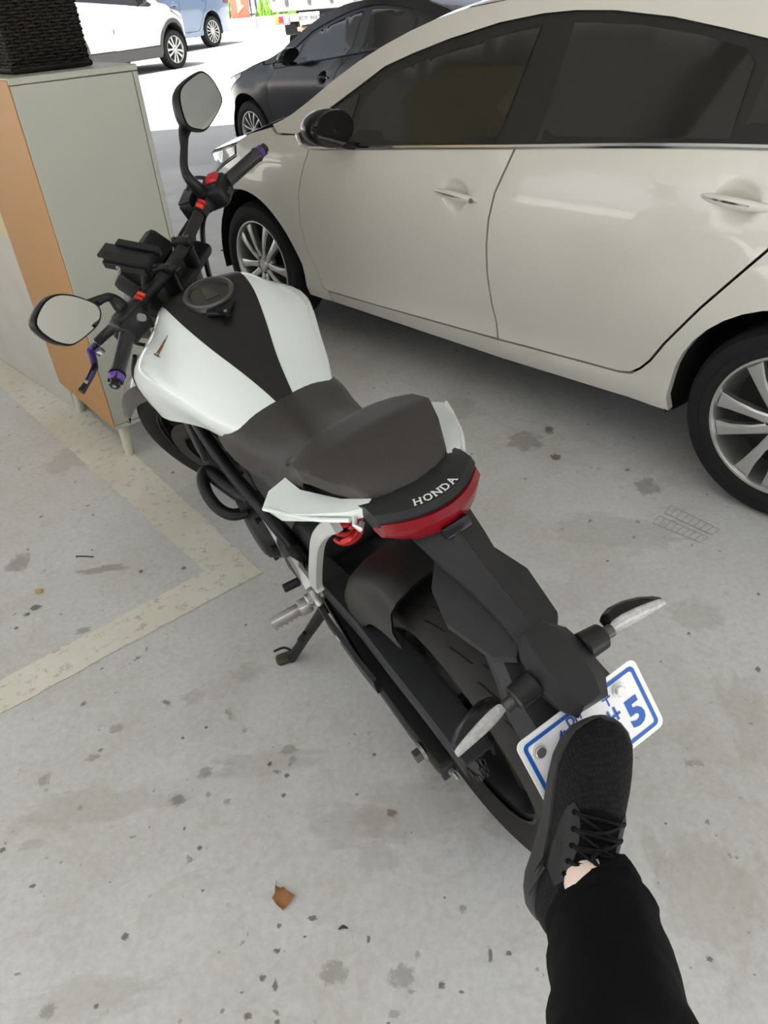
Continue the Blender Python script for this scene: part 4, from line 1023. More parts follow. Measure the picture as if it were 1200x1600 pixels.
for s in (1, -1):
    a, b = barp(s*.258), barp(s*.366); gr = so(G().tube([a, a.lerp(b, .04), a.lerp(b, .08), a.lerp(b, .5), a.lerp(b, .94), a.lerp(b, .97), b], [.0175, .0175, .0165, .0162, .0165, .0185, .0185], 18), 'grip', mat('grip_rubber', (.012, .012, .013), .35, bump=.3, noise_scale=300), bike)
    d = (b-a).normalized(); c = b+d*.002
    be = so(G().cyl(c, c+d*.016, .0165, 20, .0145, bev=.002), 'bar_end', PURP)
    so(G().cyl(c+d*.016, c+d*.030, .0125, 8, .012, bev=.002), 'bar_end_cap', GLOSSB, be)
    so(G().cyl(c+d*.0295, c+d*.031, .0045, 10), 'bar_end_bolt', ALU, be)
    for j in range(4):
        an = 2*pi*j/4; e1 = d.orthogonal().normalized(); e2 = d.cross(e1); o = (e1*cos(an)+e2*sin(an))*.0125
        so(G().box(c+d*.012+o, (.006, .006, .018), lookat(d), bev=.001), 'bar_end_rib', GLOSSB, be)
    # switch box
    y0 = s*.222; c = barp(y0); sb = so(G().box(c+V((.0, 0, -.002)), (.066, .074, .058), Matrix.Rotation(s*-.3, 4, 'Z'), bev=.013, seg=3), 'switch_box', BK2)
    so(G().box(c+V((-.004, s*-.004, .027)), (.046, .052, .012), Matrix.Rotation(s*-.3, 4, 'Z'), bev=.004), 'switch_box_top', BK, sb)
    if s > 0:
        so(G().prism(rrect(.022, .016, .006), 0, .006, Matrix.Translation(c+V((-.034, -.006, .006))) @ Matrix.Rotation(radians(-80), 4, 'Y') @ Matrix.Rotation(.6, 4, 'Z')), 'horn_button', mat('button_grey', (.22, .22, .22), .5), sb)
        so(G().box(c+V((-.006, .008, .0335)), (.010, .010, .004), bev=.002), 'beam_switch', BKG, sb)
        so(G().box(c+V((.02, .03, -.012)), (.022, .02, .03), bev=.006), 'choke_lever', BK2, sb)
    else:
        so(G().box(c+V((-.012, .0, .034)), (.028, .036, .016), Matrix.Rotation(.3, 4, 'Z'), bev=.005), 'kill_switch', REDP, sb)
        so(G().cyl(c+V((-.028, -.004, -.006)), c+V((-.036, -.004, -.008)), .010, 14), 'starter_button', BKG, sb)
    # red clip bands on the bar
    yb = s*.150; c2 = barp(yb)
    so(G().tube([barp(s*.143), barp(s*.172)], .0195, 16), 'bar_collar', BK2, bar)
    for k in (0, 1): so(G().box(barp(s*(.150+.013*k))+V((-.012, 0, .016)), (.018, .009, .010), Matrix.Rotation(radians(-38), 4, 'Y'), bev=.002), 'red_band', ORNG if k == 0 else REDP, bar)
    so(G().box(barp(s*.178), (.040, .034, .040), bev=.010), 'lever_perch', BK2, bar)
# clutch lever: perch arm, purple joint, black folding blade
def s3(l): return [stp(x, y, 2, z) for x, y, z in l]
cl = so(G().tube(catmull(s3([(208, 505, .985), (185, 508, .985), (168, 520, .98), (152, 535, .975)]), 5), [.017, .014, .012, .011], 10, ell=.7), 'clutch_perch', BK2)
lv = so(G().tube(catmull(s3([(152, 540, .975), (143, 550, .97), (146, 562, .97), (148, 575, .97)]), 5), [.011, .012, .010, .009], 10, ell=.6), 'clutch_lever', PURP)
so(G().tube(catmull(s3([(149, 570, .974), (144, 583, .974), (135, 600, .974), (127, 612, .974)]), 5), [.008, .0085, .0075, .0095], 10, ell=.7), 'lever_blade', GLOSSB, lv)
so(G().tube(s3([(146, 580, .980), (138, 596, .980)]), .0028, 8), 'blade_insert', PURP, lv)
c = stp(136, 598, 2, .98); so(G().cyl(c, c+V((0, 0, .005)), .004, 10), 'lever_bolt', ALU, lv)
c = stp(149, 543, 2, .985); so(G().cyl(c, c+V((0, 0, .006)), .007, 10), 'lever_bolt', GLOSSB, lv)
c = stp(157, 550, 2, .975); so(G().lathe([(0, .008), (.008, .008), (.010, .004), (.010, -.004)], 12, Matrix.Translation(c)), 'adjuster_wheel', ALU, lv)
# front brake: master cylinder, lever
c = barp(-.185)+V((.045, 0, .004)); mc = so(G().box(c, (.036, .075, .042), Matrix.Rotation(.25, 4, 'Z'), bev=.006), 'master_cylinder', BK2)
so(G().box(c+V((.0, 0, .023)), (.034, .062, .006), Matrix.Rotation(.25, 4, 'Z'), bev=.002), 'reservoir_lid', mat('lid_blue_black', (.014, .016, .030), .3), mc)
so(G().cyl(c+V((-.018, .0, 0)), c+V((-.028, .0, 0)), .010, 14), 'sight_glass', GLOSSB, mc)
bl_ = so(G().tube(catmull([(1.085, -.215, .985), (1.09, -.26, .978), (1.075, -.31, .972), (1.055, -.37, .970)], 5), [.010, .009, .008, .008], 10, ell=.6), 'brake_lever', GLOSSB)
# cables
for k, pts in enumerate(([(1.085, -.16, .985), (1.115, -.12, .94), (1.11, -.06, .86), (1.10, -.04, .76)], [(1.08, -.14, .990), (1.13, -.09, .95), (1.125, -.03, .86), (1.11, .0, .76)], [(1.07, -.20, .975), (1.10, -.17, .93), (1.11, -.11, .84), (1.10, -.07, .74)],
                         [(1.03, -.235, 1.03), (1.075, -.225, 1.045), (1.10, -.19, 1.01), (1.115, -.15, .93)], [(1.06, .19, .985), (1.10, .16, .94), (1.11, .09, .86), (1.10, .05, .76)], [(1.06, .22, .975), (1.10, .20, .92), (1.09, .14, .84), (1.08, .08, .76)])):
    so(G().tube(catmull(pts, 8), .0045 if k != 2 else .007, 8), 'cable', BK2)
so(G().cyl((1.09, -.135, .975), (1.115, -.12, .93), .010, 12), 'cable_adjuster', BK2)
# mirrors
MIRROR_PX = {1: [(50, 508), (61, 476), (80, 461), (103, 459), (130, 466), (152, 477), (157, 494), (148, 513), (119, 537), (101, 541), (74, 532)],
          -1: [(276, 150), (283, 131), (306, 113), (317, 112), (332, 126), (345, 151), (344, 166), (333, 187), (321, 204), (310, 206), (291, 200), (281, 179)]}
for s in (1, -1):
    X0 = 1.03; P = catmull([stp(x, y, 0, X0) for x, y in MIRROR_PX[s]], 4, closed=True)
    ctr = sum(P, V((0, 0, 0)))/len(P)
    tl = radians(9)
    def ringm(f, dx): return [V((X0+dx-(ctr.z-(ctr.z+(p.z-ctr.z)*f))*0, ctr.y+(p.y-ctr.y)*f, ctr.z+(p.z-ctr.z)*f)) for p in P]
    mh = so(G().loft([ringm(.90, .001), ringm(.92, -.004), ringm(.98, -.005), ringm(1.0, .002), ringm(.98, .014), ringm(.85, .028), ringm(.5, .040), ringm(.1, .044)], caps=True), 'mirror_housing', BK2, bike, 45, recalc=True)
    gm = G(); rg = ringm(.915, -.0062); gm.add(rg, [tuple(range(len(rg)))] if s < 0 else [tuple(range(len(rg)))[::-1]]); so(gm, 'mirror_glass', mat('bike_mirror_glass', (.50, .51, .495), .02, 1.), mh)
    if s > 0: stem = [(1.03, .213, 1.01), (1.032, .208, 1.045), (1.03, .213, 1.070), (1.03, .228, 1.082), (1.05, .245, 1.085), (1.062, .275, 1.095)]
    else: stem = [(1.035, -.200, 1.01), (1.03, -.180, 1.050), (1.03, -.180, 1.095), (1.035, -.225, 1.125), (1.05, -.262, 1.135), (1.062, -.30, 1.14)]
    so(G().tube(catmull(stem, 6), [.016, .0155, .010, .009, .0125, .018], 12), 'mirror_stem', BK2, mh)
# instrument cluster, headlamp, phone mount
ic = so(G().box((1.150, 0, .985), (.075, .17, .075), Matrix.Rotation(radians(32), 4, 'Y'), bev=.018), 'instrument_cluster', BK2)
so(G().box((1.128, 0, 1.01), (.004, .13, .05), Matrix.Rotation(radians(32), 4, 'Y')), 'instrument_screen', mat('screen_dark', (.03, .032, .034), .12, coat=.6), ic)
g = G(); secs = []
for x, hw, z0, z1 in ((1.13, .085, .80, .955), (1.19, .10, .78, .965), (1.25, .09, .775, .94), (1.29, .06, .79, .90)):
    secs.append([V((x, hw*cos(a), (z0+z1)/2+(z1-z0)/2*sin(a))) for a in [2*pi*k/16 for k in range(16)]])
g.loft(secs); hlm = so(g, 'headlamp', BK2, recalc=True)
so(G().loft([[V((x, hw*cos(a), .845+.055*f*sin(a))) for a in [2*pi*k/16 for k in range(16)]] for x, hw, f in ((1.285, .058, 1), (1.298, .045, .8), (1.302, .01, .2))]), 'headlamp_lens', CLEAR, hlm, recalc=True)
# phone mount built from its outline in the picture, standing on the clamp between bar and cluster
pm0 = stp(222, 500, 2, .99)
def ph(px, py): return stp(px, py, 1, .085)
arm = so(G().tube(catmull([ph(238, 488), ph(233, 465), ph(230, 440), ph(228, 415)], 5), [.011, .013, .014, .013], 12), 'phone_mount', BK)
c = ph(222, 452); so(G().cyl(c+V((0, 0, 0)), c+V((.0, .034, 0)), .011, 8), 'clamp_knob', BK2, arm)
c0, c1 = ph(163, 393), ph(240, 408); c1 = V((c1.x, c1.y, c1.z)); d = c1-c0; n_ = V((0, 1, 0)); upv = d.cross(n_).normalized()
if upv.z < 0: upv = -upv
def cradle(t0, t1, y0, y1, h0, h1): 
    return [c0+d*t+n_*y+upv*h for t, y, h in ((t0, y0, h0), (t1, y0, h0), (t1, y1, h0), (t0, y1, h0), (t0, y0, h1), (t1, y0, h1), (t1, y1, h1), (t0, y1, h1))]
BF = [(0, 3, 2, 1), (4, 5, 6, 7), (0, 1, 5, 4), (1, 2, 6, 5), (2, 3, 7, 6), (3, 0, 4, 7)]
so(G().add(cradle(-.04, .92, -.020, .020, .0, .007), BF), 'cradle_back', BKG, arm, recalc=True)
for y in (-.030, .020):
    so(G().add(cradle(.15 if y > 0 else .22, 1.05, y, y+.010, -.004, .017), BF), 'cradle_jaw', BK2, arm, recalc=True)
    so(G().add(cradle(.15 if y > 0 else .22, 1.05, y+(.010 if y < 0 else -.007), y+(.017 if y < 0 else 0), .011, .017), BF), 'cradle_lip', BK2, arm, recalc=True)
so(G().add(cradle(.12, .98, .020, .034, -.014, .004), BF), 'cradle_base', BK2, arm, recalc=True)
c = c0+d*.42+n_*.0345+upv*-.005; so(G().lathe([(.003, .0), (.0055, .0), (.0055, .0015), (.003, .0015)], 16, Matrix.Translation(c) @ YZ), 'cradle_bolt', ALUW, arm)
for k in range(5): so(G().lathe([(.012-.001*(k % 2), .0), (.016, .003), (.012, .006)], 16, Matrix.Translation((1.075, -.062, .93+.008*k))), 'boot_ring', BK2, arm) if False else None
# ================================================================== PERSON: one leg reaching forward, sneaker against the number plate
SHOEK = mat('shoe_knit_black', (.012, .012, .014), .8, noise_amt=.3, noise_scale=400)
SOLEM = mat('shoe_sole_black', (.030, .030, .030), .6, spec=.3, noise_amt=.2, noise_scale=120, bump=.1)
STAYM = mat('shoe_overlay_black', (.011, .011, .012), .45, spec=.3)
LACEM = mat('lace_black', (.007, .007, .008), .8, spec=.15)
def knit():
    m, t, b = nt('knit_upper'); N = t.nodes; L = t.links
    b.inputs['Base Color'].default_value = (.013, .013, .0155, 1); b.inputs['Roughness'].default_value = .75; b.inputs['Specular IOR Level'].default_value = .2
    tc = N.new('ShaderNodeTexCoord'); mp = N.new('ShaderNodeMapping'); mp.inputs['Scale'].default_value = (260, 170, 170); L.new(tc.outputs['Object'], mp.inputs['Vector'])
    vo = N.new('ShaderNodeTexVoronoi'); vo.inputs['Scale'].default_value = 1.; vo.inputs['Randomness'].default_value = .35; L.new(mp.outputs[0], vo.inputs['Vector'])
    bp = N.new('ShaderNodeBump'); bp.inputs['Strength'].default_value = .9; bp.inputs['Distance'].default_value = .0012; bp.invert = True
    L.new(vo.outputs['Distance'], bp.inputs['Height']); L.new(bp.outputs[0], b.inputs['Normal'])
    r = N.new('ShaderNodeValToRGB'); L.new(vo.outputs['Distance'], r.inputs[0]); r.color_ramp.elements[0].color = (.012, .012, .015, 1); r.color_ramp.elements[1].position = .6; r.color_ramp.elements[1].color = (.002, .002, .0025, 1); L.new(r.outputs[0], b.inputs['Base Color'])
    return m
KNIT = knit()
def cloth():
    m, t, b = nt('trouser_black'); N = t.nodes; L = t.links
    b.inputs['Base Color'].default_value = (.0055, .0055, .0065, 1); b.inputs['Roughness'].default_value = .9; b.inputs['Specular IOR Level'].default_value = .08
    tc = N.new('ShaderNodeTexCoord'); nz = N.new('ShaderNodeTexNoise'); nz.inputs['Scale'].default_value = 500; L.new(tc.outputs['Object'], nz.inputs['Vector'])
    bp = N.new('ShaderNodeBump'); bp.inputs['Strength'].default_value = .2; bp.inputs['Distance'].default_value = .001; L.new(nz.outputs['Fac'], bp.inputs['Height']); L.new(bp.outputs[0], b.inputs['Normal'])
    return m
toe_t, heel_t = 0.985, 0.985
TOE, HEEL = at_depth(947, 1125, toe_t), at_depth(866, 1432, heel_t)
sd = (TOE-HEEL); SL = sd.length; sd.normalize()
mid = (TOE+HEEL)/2; vw = (CO-mid).normalized(); n0 = (vw-sd*vw.dot(sd)).normalized()
n0 = Matrix.Rotation(radians(20), 3, sd) @ n0
sy = n0.cross(sd).normalized()
SHM = Matrix.Identity(4)
for i, c in enumerate((sd, sy, n0)):
    for r in range(3): SHM[r][i] = c[r]
SHM.translation = HEEL-n0*.02
# slide the foot along the line of sight until the sole meets the plate
pn_w = BIKE_M.to_3x3() @ pnm; pp_w = BIKE_M @ pc
def sole_gap(M): return min((M @ V((x*SL, y, 0))-pp_w).dot(pn_w) for x in (.7, .8, .9) for y in (-.03, 0, .03))
for _ in range(20):
    g_ = sole_gap(SHM); dv = (mid-CO).normalized(); SHM.translation = SHM.translation-dv*((g_-.014)/dv.dot(pn_w))
def SH(x, y, z): return SHM @ V((x*SL, y, z))
OUT = [(0, .004, .004), (.02, .026, .026), (.06, .036, .036), (.15, .041, .040), (.30, .039, .037), (.45, .040, .037), (.60, .045, .041), (.72, .048, .043), (.82, .045, .042), (.90, .037, .037), (.96, .024, .026), (.99, .011, .013), (1.0, .003, .004)]
def hwid(x, s): return interp(x, [o[0] for o in OUT], [o[1] if s > 0 else o[2] for o in OUT])
# skin of the foot, ankle and calf: one continuous surface
leg_pts = [SH(.60, 0, .045), SH(.48, 0, .055), SH(.38, -.004, .078), SH(.31, -.002, .118), at_depth(946, 1455, .845), at_depth(962, 1560, .745), at_depth(985, 1760, .58), at_depth(1010, 2100, .40)]
person = G().tube(catmull(leg_pts, 7), [.022, .026, .029, .032, .038, .050, .056, .060], 20).obj('person', mat('skin', (.78, .62, .55), .5), None, 60)
tag(person, 'leg in black trousers with a black lace-up sneaker pressed on the number plate', 'person')
# sole
secs = []
for x in [0, .02, .05, .1, .17, .25, .35, .45, .55, .65, .75, .83, .9, .95, .985, 1.0]:
    yl, yr = hwid(x, 1), hwid(x, -1); h = interp(x, [0, .1, .3, .5, .75, .95, 1], [.040, .046, .042, .034, .027, .026, .024]); zb = interp(x, [0, .05, .12, .7, .88, 1.0], [.016, .005, 0, 0, .004, .016]); fl = interp(x, [0, .3, .6, 1], [1.10, 1.05, 1.02, 1.0])
    secs.append([SH(x, yl*fl*.88, zb), SH(x, yl*fl+.003, zb+.005), SH(x, yl*fl+.0045, (zb+h)/2), SH(x, yl+.002, h), SH(x, yl*.5, h+.002), SH(x, -yr*.5, h+.002), SH(x, -yr-.002, h), SH(x, -yr*fl-.0045, (zb+h)/2), SH(x, -yr*fl-.003, zb+.005), SH(x, -yr*fl*.88, zb)])
shoe_up = G(); us = []
def top_z(x): return interp(x, [0, .06, .14, .22, .32, .40, .50, .60, .70, .80, .88, .94, .98, 1.0], [.078, .098, .100, .100, .104, .108, .103, .092, .079, .067, .058, .050, .040, .030])
NS = 18
for x in [.005, .02, .05, .1, .17, .25, .32, .4, .48, .56, .64, .72, .79, .85, .9, .94, .97, .99]:
    yl, yr = hwid(x, 1)*.97, hwid(x, -1)*.97; zt = top_z(x); h0 = interp(x, [0, .1, .3, .5, .75, .95, 1], [.034, .04, .036, .029, .022, .021, .02]); row = []
    for k in range(NS+1):
        a = pi*k/NS; c, s_ = cos(a), sin(a)
        pw = interp(x, [0, .3, .5, .8, 1], [.75, .70, .72, .62, .6])
        y = (yl if c > 0 else yr)*abs(c)**(.62 if x < .45 else .72)*(1 if c > 0 else -1)
        row.append(SH(x, y, h0+(zt-h0)*s_**pw))
    us.append(row)
shoe = shoe_up.loft(us, closed=False).obj('shoe', KNIT, person, 60, recalc=True)
G().loft(secs).obj('sole', SOLEM, shoe, 40, recalc=True)
# sculpted grooves on the heel side of the sole
for s in (1, -1):
    for (x0, z0, x1, z1, r) in ((.08, .030, .30, .062, .0016), (.14, .022, .34, .050, .0016)):
        p = []
        for t in [i/6 for i in range(7)]:
            x = x0+(x1-x0)*t; z = z0+(z1-z0)*t; p.append(SH(x, s*(hwid(x, s)+.0035-.05*max(0, z-.045)), z))
        G().tube(p, r, 6).obj('heel_rib', STAYM, shoe)
def up_pt(x, a, off=.001):
    """point on the upper at station x and angle a (0 = left, pi = right)"""
    yl, yr = hwid(x, 1)*.97, hwid(x, -1)*.97; zt = top_z(x); h0 = interp(x, [0, .1, .3, .5, .75, .95, 1], [.034, .04, .036, .029, .022, .021, .02])
    c, s_ = cos(a), sin(a); pw = interp(x, [0, .3, .5, .8, 1], [.75, .70, .72, .62, .6])
    y = (yl if c > 0 else yr)*abs(c)**(.62 if x < .45 else .72)*(1 if c > 0 else -1)
    return SHM @ (V((x*SL, y, h0+(zt-h0)*s_**pw))+V((0, c*off, s_*off)))
# eyestay overlays either side of the tongue
for s in (1, -1):
    A = lambda a: a if s > 0 else pi-a
    ol = [(.30, .25), (.27, .75), (.33, 1.02), (.42, 1.10), (.55, 1.12), (.615, 1.05), (.635, .88), (.60, .65), (.52, .42), (.42, .25)]
    g = G(); g.panel([(x, a*.1) for x, a in ol], lambda u, v: up_pt(u, A(v*10), .0022), .02, lambda u, v: tuple((up_pt(u, A(v*10), 0)-up_pt(u, A(v*10), .0022)))); g.obj('eyestay', STAYM, shoe, 60, recalc=False)
# laces
xs = [.60, .535, .47, .405, .345]
for i, x in enumerate(xs):
    e0, e1 = up_pt(x, .98, .0035), up_pt(x, pi-.98, .0035)
    mdl = up_pt(x+.008, pi/2, .005)
    G().tube(catmull([e0, up_pt(x+.005, 1.25, .005), mdl, up_pt(x+.005, pi-1.25, .005), e1], 4), .0028, 8, ell=.55).obj('lace', LACEM, shoe)
    if i < 4:
        x2 = xs[i+1]
        G().tube(catmull([e0, up_pt((x+x2)/2, pi/2, .008), up_pt(x2, pi-.98, .0035)], 6), .0026, 8, ell=.55).obj('lace', LACEM, shoe)
        G().tube(catmull([e1, up_pt((x+x2)/2, pi/2, .010), up_pt(x2, .98, .0035)], 6), .0026, 8, ell=.55).obj('lace', LACEM, shoe)
    for a in (.93, pi-.93):
        p = up_pt(x, a, .0028); q = up_pt(x, a, .0036); G().cyl(p, q, .0034, 10).obj('eyelet', mat('eyelet_hole', (.003, .003, .003), .9, spec=.1), shoe)
kn = up_pt(.36, pi/2+.35, .008)
for pts in ([kn, up_pt(.44, pi-.75, .012), up_pt(.40, pi-.35, .016), up_pt(.33, pi-.55, .012), kn], [kn, up_pt(.30, pi-.65, .012), up_pt(.24, pi-.3, .012), up_pt(.27, pi-.15, .008)],
            [kn, up_pt(.41, pi/2+.1, .010), up_pt(.47, pi/2-.1, .010), up_pt(.52, pi/2+.15, .006)], [kn, up_pt(.33, pi-.25, .012), up_pt(.37, pi-.05, .010), up_pt(.32, pi-.05, .006)]):
    G().tube(catmull(pts, 6), .0027, 8, ell=.6).obj('lace_bow', LACEM, shoe)
G().lathe([(0, .005), (.006, .003), (.0075, 0), (.006, -.003), (0, -.005)], 10, Matrix.Translation(kn)).obj('lace_knot', LACEM, shoe)
# tongue
g = G(); g.panel([(x, a*.1) for x, a in [(.22, 1.2), (.24, pi/2), (.22, pi-1.2), (.62, pi-1.1), (.645, pi/2), (.62, 1.1)]], lambda u, v: up_pt(u, v*10, .0013), .02); g.obj('tongue', mat('tongue_black', (.004, .004, .005), .9, spec=.1), shoe, 60)
# trouser leg: tapering tube with soft folds, hem open at the ankle
pth = catmull([at_depth(940, 1397, .895), at_depth(941, 1424, .872), at_depth(946, 1468, .838), at_depth(957, 1530, .775), at_depth(974, 1620, .70), at_depth(992, 1760, .59), at_depth(1015, 2050, .42)], 8)
n = len(pth); vs = []; fs = []; K = 36
ex = CR
for i, p in enumerate(pth):
    t = i/(n-1); d = (pth[min(i+1, n-1)]-pth[max(i-1, 0)]).normalized()
    u = (CR-d*CR.dot(d)).normalized(); w_ = d.cross(u)
    r = interp(t, [0, .1, .25, .45, .65, 1], [.0495, .055, .0615, .0665, .0695, .080]); rw_ = r*interp(t, [0, .3, 1], [1.28, 1.2, 1.1])
    for k in range(K):
        a = 2*pi*k/K; f = noise.noise(V((cos(a)*1.3, sin(a)*1.3, t*9)))*.0055+noise.noise(V((cos(a)*2.5+9, sin(a)*2.5, t*16+a*.5)))*.003
        cr_ = .004*math.exp(-((a-1.2)/.15)**2)+.003*math.exp(-((a-4.6)/.2)**2)
        vs.append(p+u*cos(a)*(r+f+cr_)+w_*sin(a)*(rw_+f+cr_))
for i in range(n-1):
    for k in range(K): a, b = i*K+k, i*K+(k+1) % K; fs.append((a, b, b+K, a+K))
g = G(); g.add(vs, fs)
o0 = len(g.v); 
for k in range(K): g.v.append(tuple(V(vs[k]).lerp(pth[0], .05)))
for k in range(K): g.v.append(tuple(V(vs[2*K+k]).lerp(pth[2], .08)))
for k in range(K): b = (k+1) % K; g.f.append((k, o0+k, o0+b, b)); g.f.append((o0+k, o0+K+k, o0+K+b, o0+b))
g.obj('trouser_leg', cloth(), person, 70, recalc=False)
# ================================================================== CABINET AND BASKET
CAB = mat('cabinet_white', (.45, .46, .405), .42, noise_amt=.03, noise_scale=4)
BROWN = mat('cabinet_hardboard', (.42, .215, .070), .55, noise_amt=.10, noise_scale=90)
LEGM = mat('cabinet_leg_cream', (.60, .585, .46), .45)
ca = radians(127.0); CBM = Matrix.Translation((-1.004, 2.552, 0)) @ Matrix.Rotation(ca, 4, 'Z')     # local +X along the back, -Y into the depth
CW, CD, CZ0, CZ1 = .62, .41, .140, 1.315
cab = thing('cabinet', 'tall white cabinet with brown hardboard back on short cream legs', 'cabinet', CBM)
def cbox(x0, x1, y0, y1, z0, z1, nm, mt, bev=.002, parent=None): return G().box(((x0+x1)/2, (y0+y1)/2, (z0+z1)/2), (x1-x0, y1-y0, z1-z0), bev=bev, seg=1).obj(nm, mt, parent or cab)
cbox(0, .018, -CD+.02, -.004, CZ0+.018, CZ1-.020, 'side_panel', CAB)
cbox(CW-.018, CW, -CD+.02, -.004, CZ0+.018, CZ1-.020, 'side_panel', CAB)
cbox(-.001, CW+.001, -CD, -.003, CZ1-.018, CZ1, 'top_panel', CAB)
cbox(-.001, CW+.001, -CD, -.003, CZ0, CZ0+.016, 'bottom_panel', CAB)
cbox(.002, CW-.002, -.004, .0, CZ0+.001, CZ1-.004, 'back_board', BROWN)
for k in range(2):
    d_ = cbox(.002+k*CW/2, CW/2-.002+k*CW/2, -CD, -CD+.018, CZ0+.018, CZ1-.020, 'door', CAB)
    G().cyl((CW/2+(-.03 if k == 0 else .03), -CD, .75), (CW/2+(-.03 if k == 0 else .03), -CD-.02, .75), .012, 14).obj('knob', LEGM, d_)
cbox(.018, CW-.018, -CD+.02, -.01, .72, .736, 'shelf', CAB)
for x in (.055, CW-.055):
    for y in (-.05, -CD+.05):
        sx = -1 if x < .3 else 1; sy_ = 1 if y > -.2 else -1
        G().cyl((x, y, CZ0), (x+sx*.012, y+sy_*.012, 0.0), .0235, 18, .0165).obj('leg', LEGM, cab)
# wicker basket
BZ = CZ1; bw, bd, bh = .35, .255, .215
BM = CBM @ Matrix.Translation((.30, -.190, BZ))
bas = thing('wicker_basket', 'dark brown woven wicker basket on top of the white cabinet', 'basket', BM)
WICK = mat('wicker_dark', (.016, .013, .011), .65, spec=.25, noise_amt=.4, noise_scale=60)
def ringpt(t, hx, hy):
    """rounded rectangle perimeter, t in 0..1"""
    P = 2*(2*hx+2*hy); s = t*P
    for (ax_, ay, bx, by) in ((-hx, -hy, hx, -hy), (hx, -hy, hx, hy), (hx, hy, -hx, hy), (-hx, hy, -hx, -hy)):
        L = abs(bx-ax_)+abs(by-ay)
        if s <= L: return V((ax_+(bx-ax_)*s/L, ay+(by-ay)*s/L, 0)), V((by-ay, -(bx-ax_), 0)).normalized()
        s -= L
    return V((-hx, -hy, 0)), V((0, -1, 0))
NST = 44; NR = 22
for i in range(NST):
    p, nn = ringpt((i+.5)/NST, bw/2-.008, bd/2-.008); G().tube([p+V((0, 0, .004)), p+V((0, 0, bh))], .0035, 6).obj('stake', WICK, bas)
for r in range(NR):
    z = .012+(bh-.024)*r/(NR-1); pts = []; M_ = NST*4
    for i in range(M_):
        p, nn = ringpt((i/M_) % 1, bw/2-.008, bd/2-.008); ph = pi*(i/4-.5)+(pi if r % 2 else 0)
        pts.append(p+nn*.0055*cos(ph+pi/2*0)+V((0, 0, z+.0012*sin(i*1.7+r))))
    pts.append(pts[0]); G().tube(pts, .0046, 6, caps=False).obj('strand', WICK, bas)
for z, rr in ((bh, .011), (.0105, .009)):
    pts = [ringpt(i/60 % 1, bw/2-.006, bd/2-.006)[0]+V((0, 0, z)) for i in range(61)]; G().tube(pts, rr, 8, caps=False).obj('rim', WICK, bas)
G().box((0, 0, .008), (bw-.03, bd-.03, .008)).obj('base', WICK, bas)
tray = G().box((0, 0, 0), (bw-.02, bd-.02, .014), bev=.003).obj('board', CAB); tray.matrix_world = BM @ Matrix.Translation((0, 0, bh+.018))
tag(tray, 'pale flat board lying on the wicker basket', 'board')

# ================================================================== OTHER VEHICLES
BLACKC = mat('black_car_paint', (.006, .006, .008), .16, spec=.45)
SUVW = mat('suv_white_paint', (.80, .80, .79), .25, coat=.8)
BLUEC = mat('slate_blue_paint', (.10, .15, .24), .2, .3, coat=.9)
CLADM = mat('cladding_grey', (.06, .06, .062), .6)
th = math.asin(.085/2.7)
BCM = Matrix.Translation((-1.139, 9.423, -.088)) @ Matrix.Rotation(CAR_YAW, 4, 'Z') @ Matrix.Rotation(th, 4, 'Y')
black_car = build_car('sedan', 'glossy black sedan parked beyond the white sedan near the pavement', 'car', BCM, BLACKC, W12, res=.07, rots=(.2, .5), beltmat=GLOSSB, warp=lambda p: V((p[0]-.24*max(0, min(1, (p[2]-.84)/.22))*max(0, min(1, (.35-p[0])/.5)), p[1], p[2])))
def suv_warp(p): return V((p[0]*.963, p[1], p[2]*1.12+.01))
suv_yaw = radians(59); R_ = Matrix.Rotation(suv_yaw, 3, 'Z'); hub = V((-3.34, 17.246, .40)); org = hub-R_ @ V((0, 2*YC, 0))
SUM = frame(org, R_)
suv = build_car('suv', 'white compact suv with grey wheel-arch cladding on the sunny street', 'car', SUM, SUVW, W5, warp=suv_warp, wheelX=(0, -2.6), res=.09, rots=(.3, .1))
for mir in (0, 1):
    for cx in (0, -2.7):
        g = G(); secs = []
        for a in [radians(-8+196*i/20) for i in range(21)]:
            row = []
            for r, o in ((.372, .0), (.374, .014), (.43, .014), (.438, .0)):
                X, Z = cx+r*cos(a), .31+r*sin(a); q = suv_warp((X, side(X, max(Z, .24))+o, Z)); row.append(V((q.x, 2*YC-q.y, q.z)) if mir else q)
            secs.append(row)
        g.loft(secs, closed=False); g.obj('arch_cladding', CLADM, suv, recalc=True)
    g = G(); secs = []
    for x in (-.42, -1.0, -1.7, -2.3):
        row = []
        for Z, o in ((.20, 0), (.21, .03), (.36, .026), (.38, .0)):
            q = suv_warp((x, side(x, max(Z, .24))+o, Z)); row.append(V((q.x, 2*YC-q.y, q.z)) if mir else q)
        secs.append(row)
    g.loft(secs, closed=False); g.obj('sill_cladding', CLADM, suv, recalc=True)
G().box((-1.62*.963, 2*YC-.04, .72), (.02, .012, .07), bev=.004).obj('door_edge_guard', mat('guard_blue', (.05, .2, .75), .5), suv)
def blue_warp(p): return V((p[0]*1.03, p[1], p[2]*1.14+.0))
R_ = Matrix.Rotation(radians(239), 3, 'Z'); hub = V((-3.322, 22.449, .49)); org = hub-R_ @ V((-2.7*1.03, 0, 0))
blue = build_car('suv', 'slate blue car farther up the street behind the white suv', 'car', frame(org, R_), BLUEC, W15, warp=blue_warp, wheelX=(0, -2.7*1.03), res=.09, rots=(.1, .3))
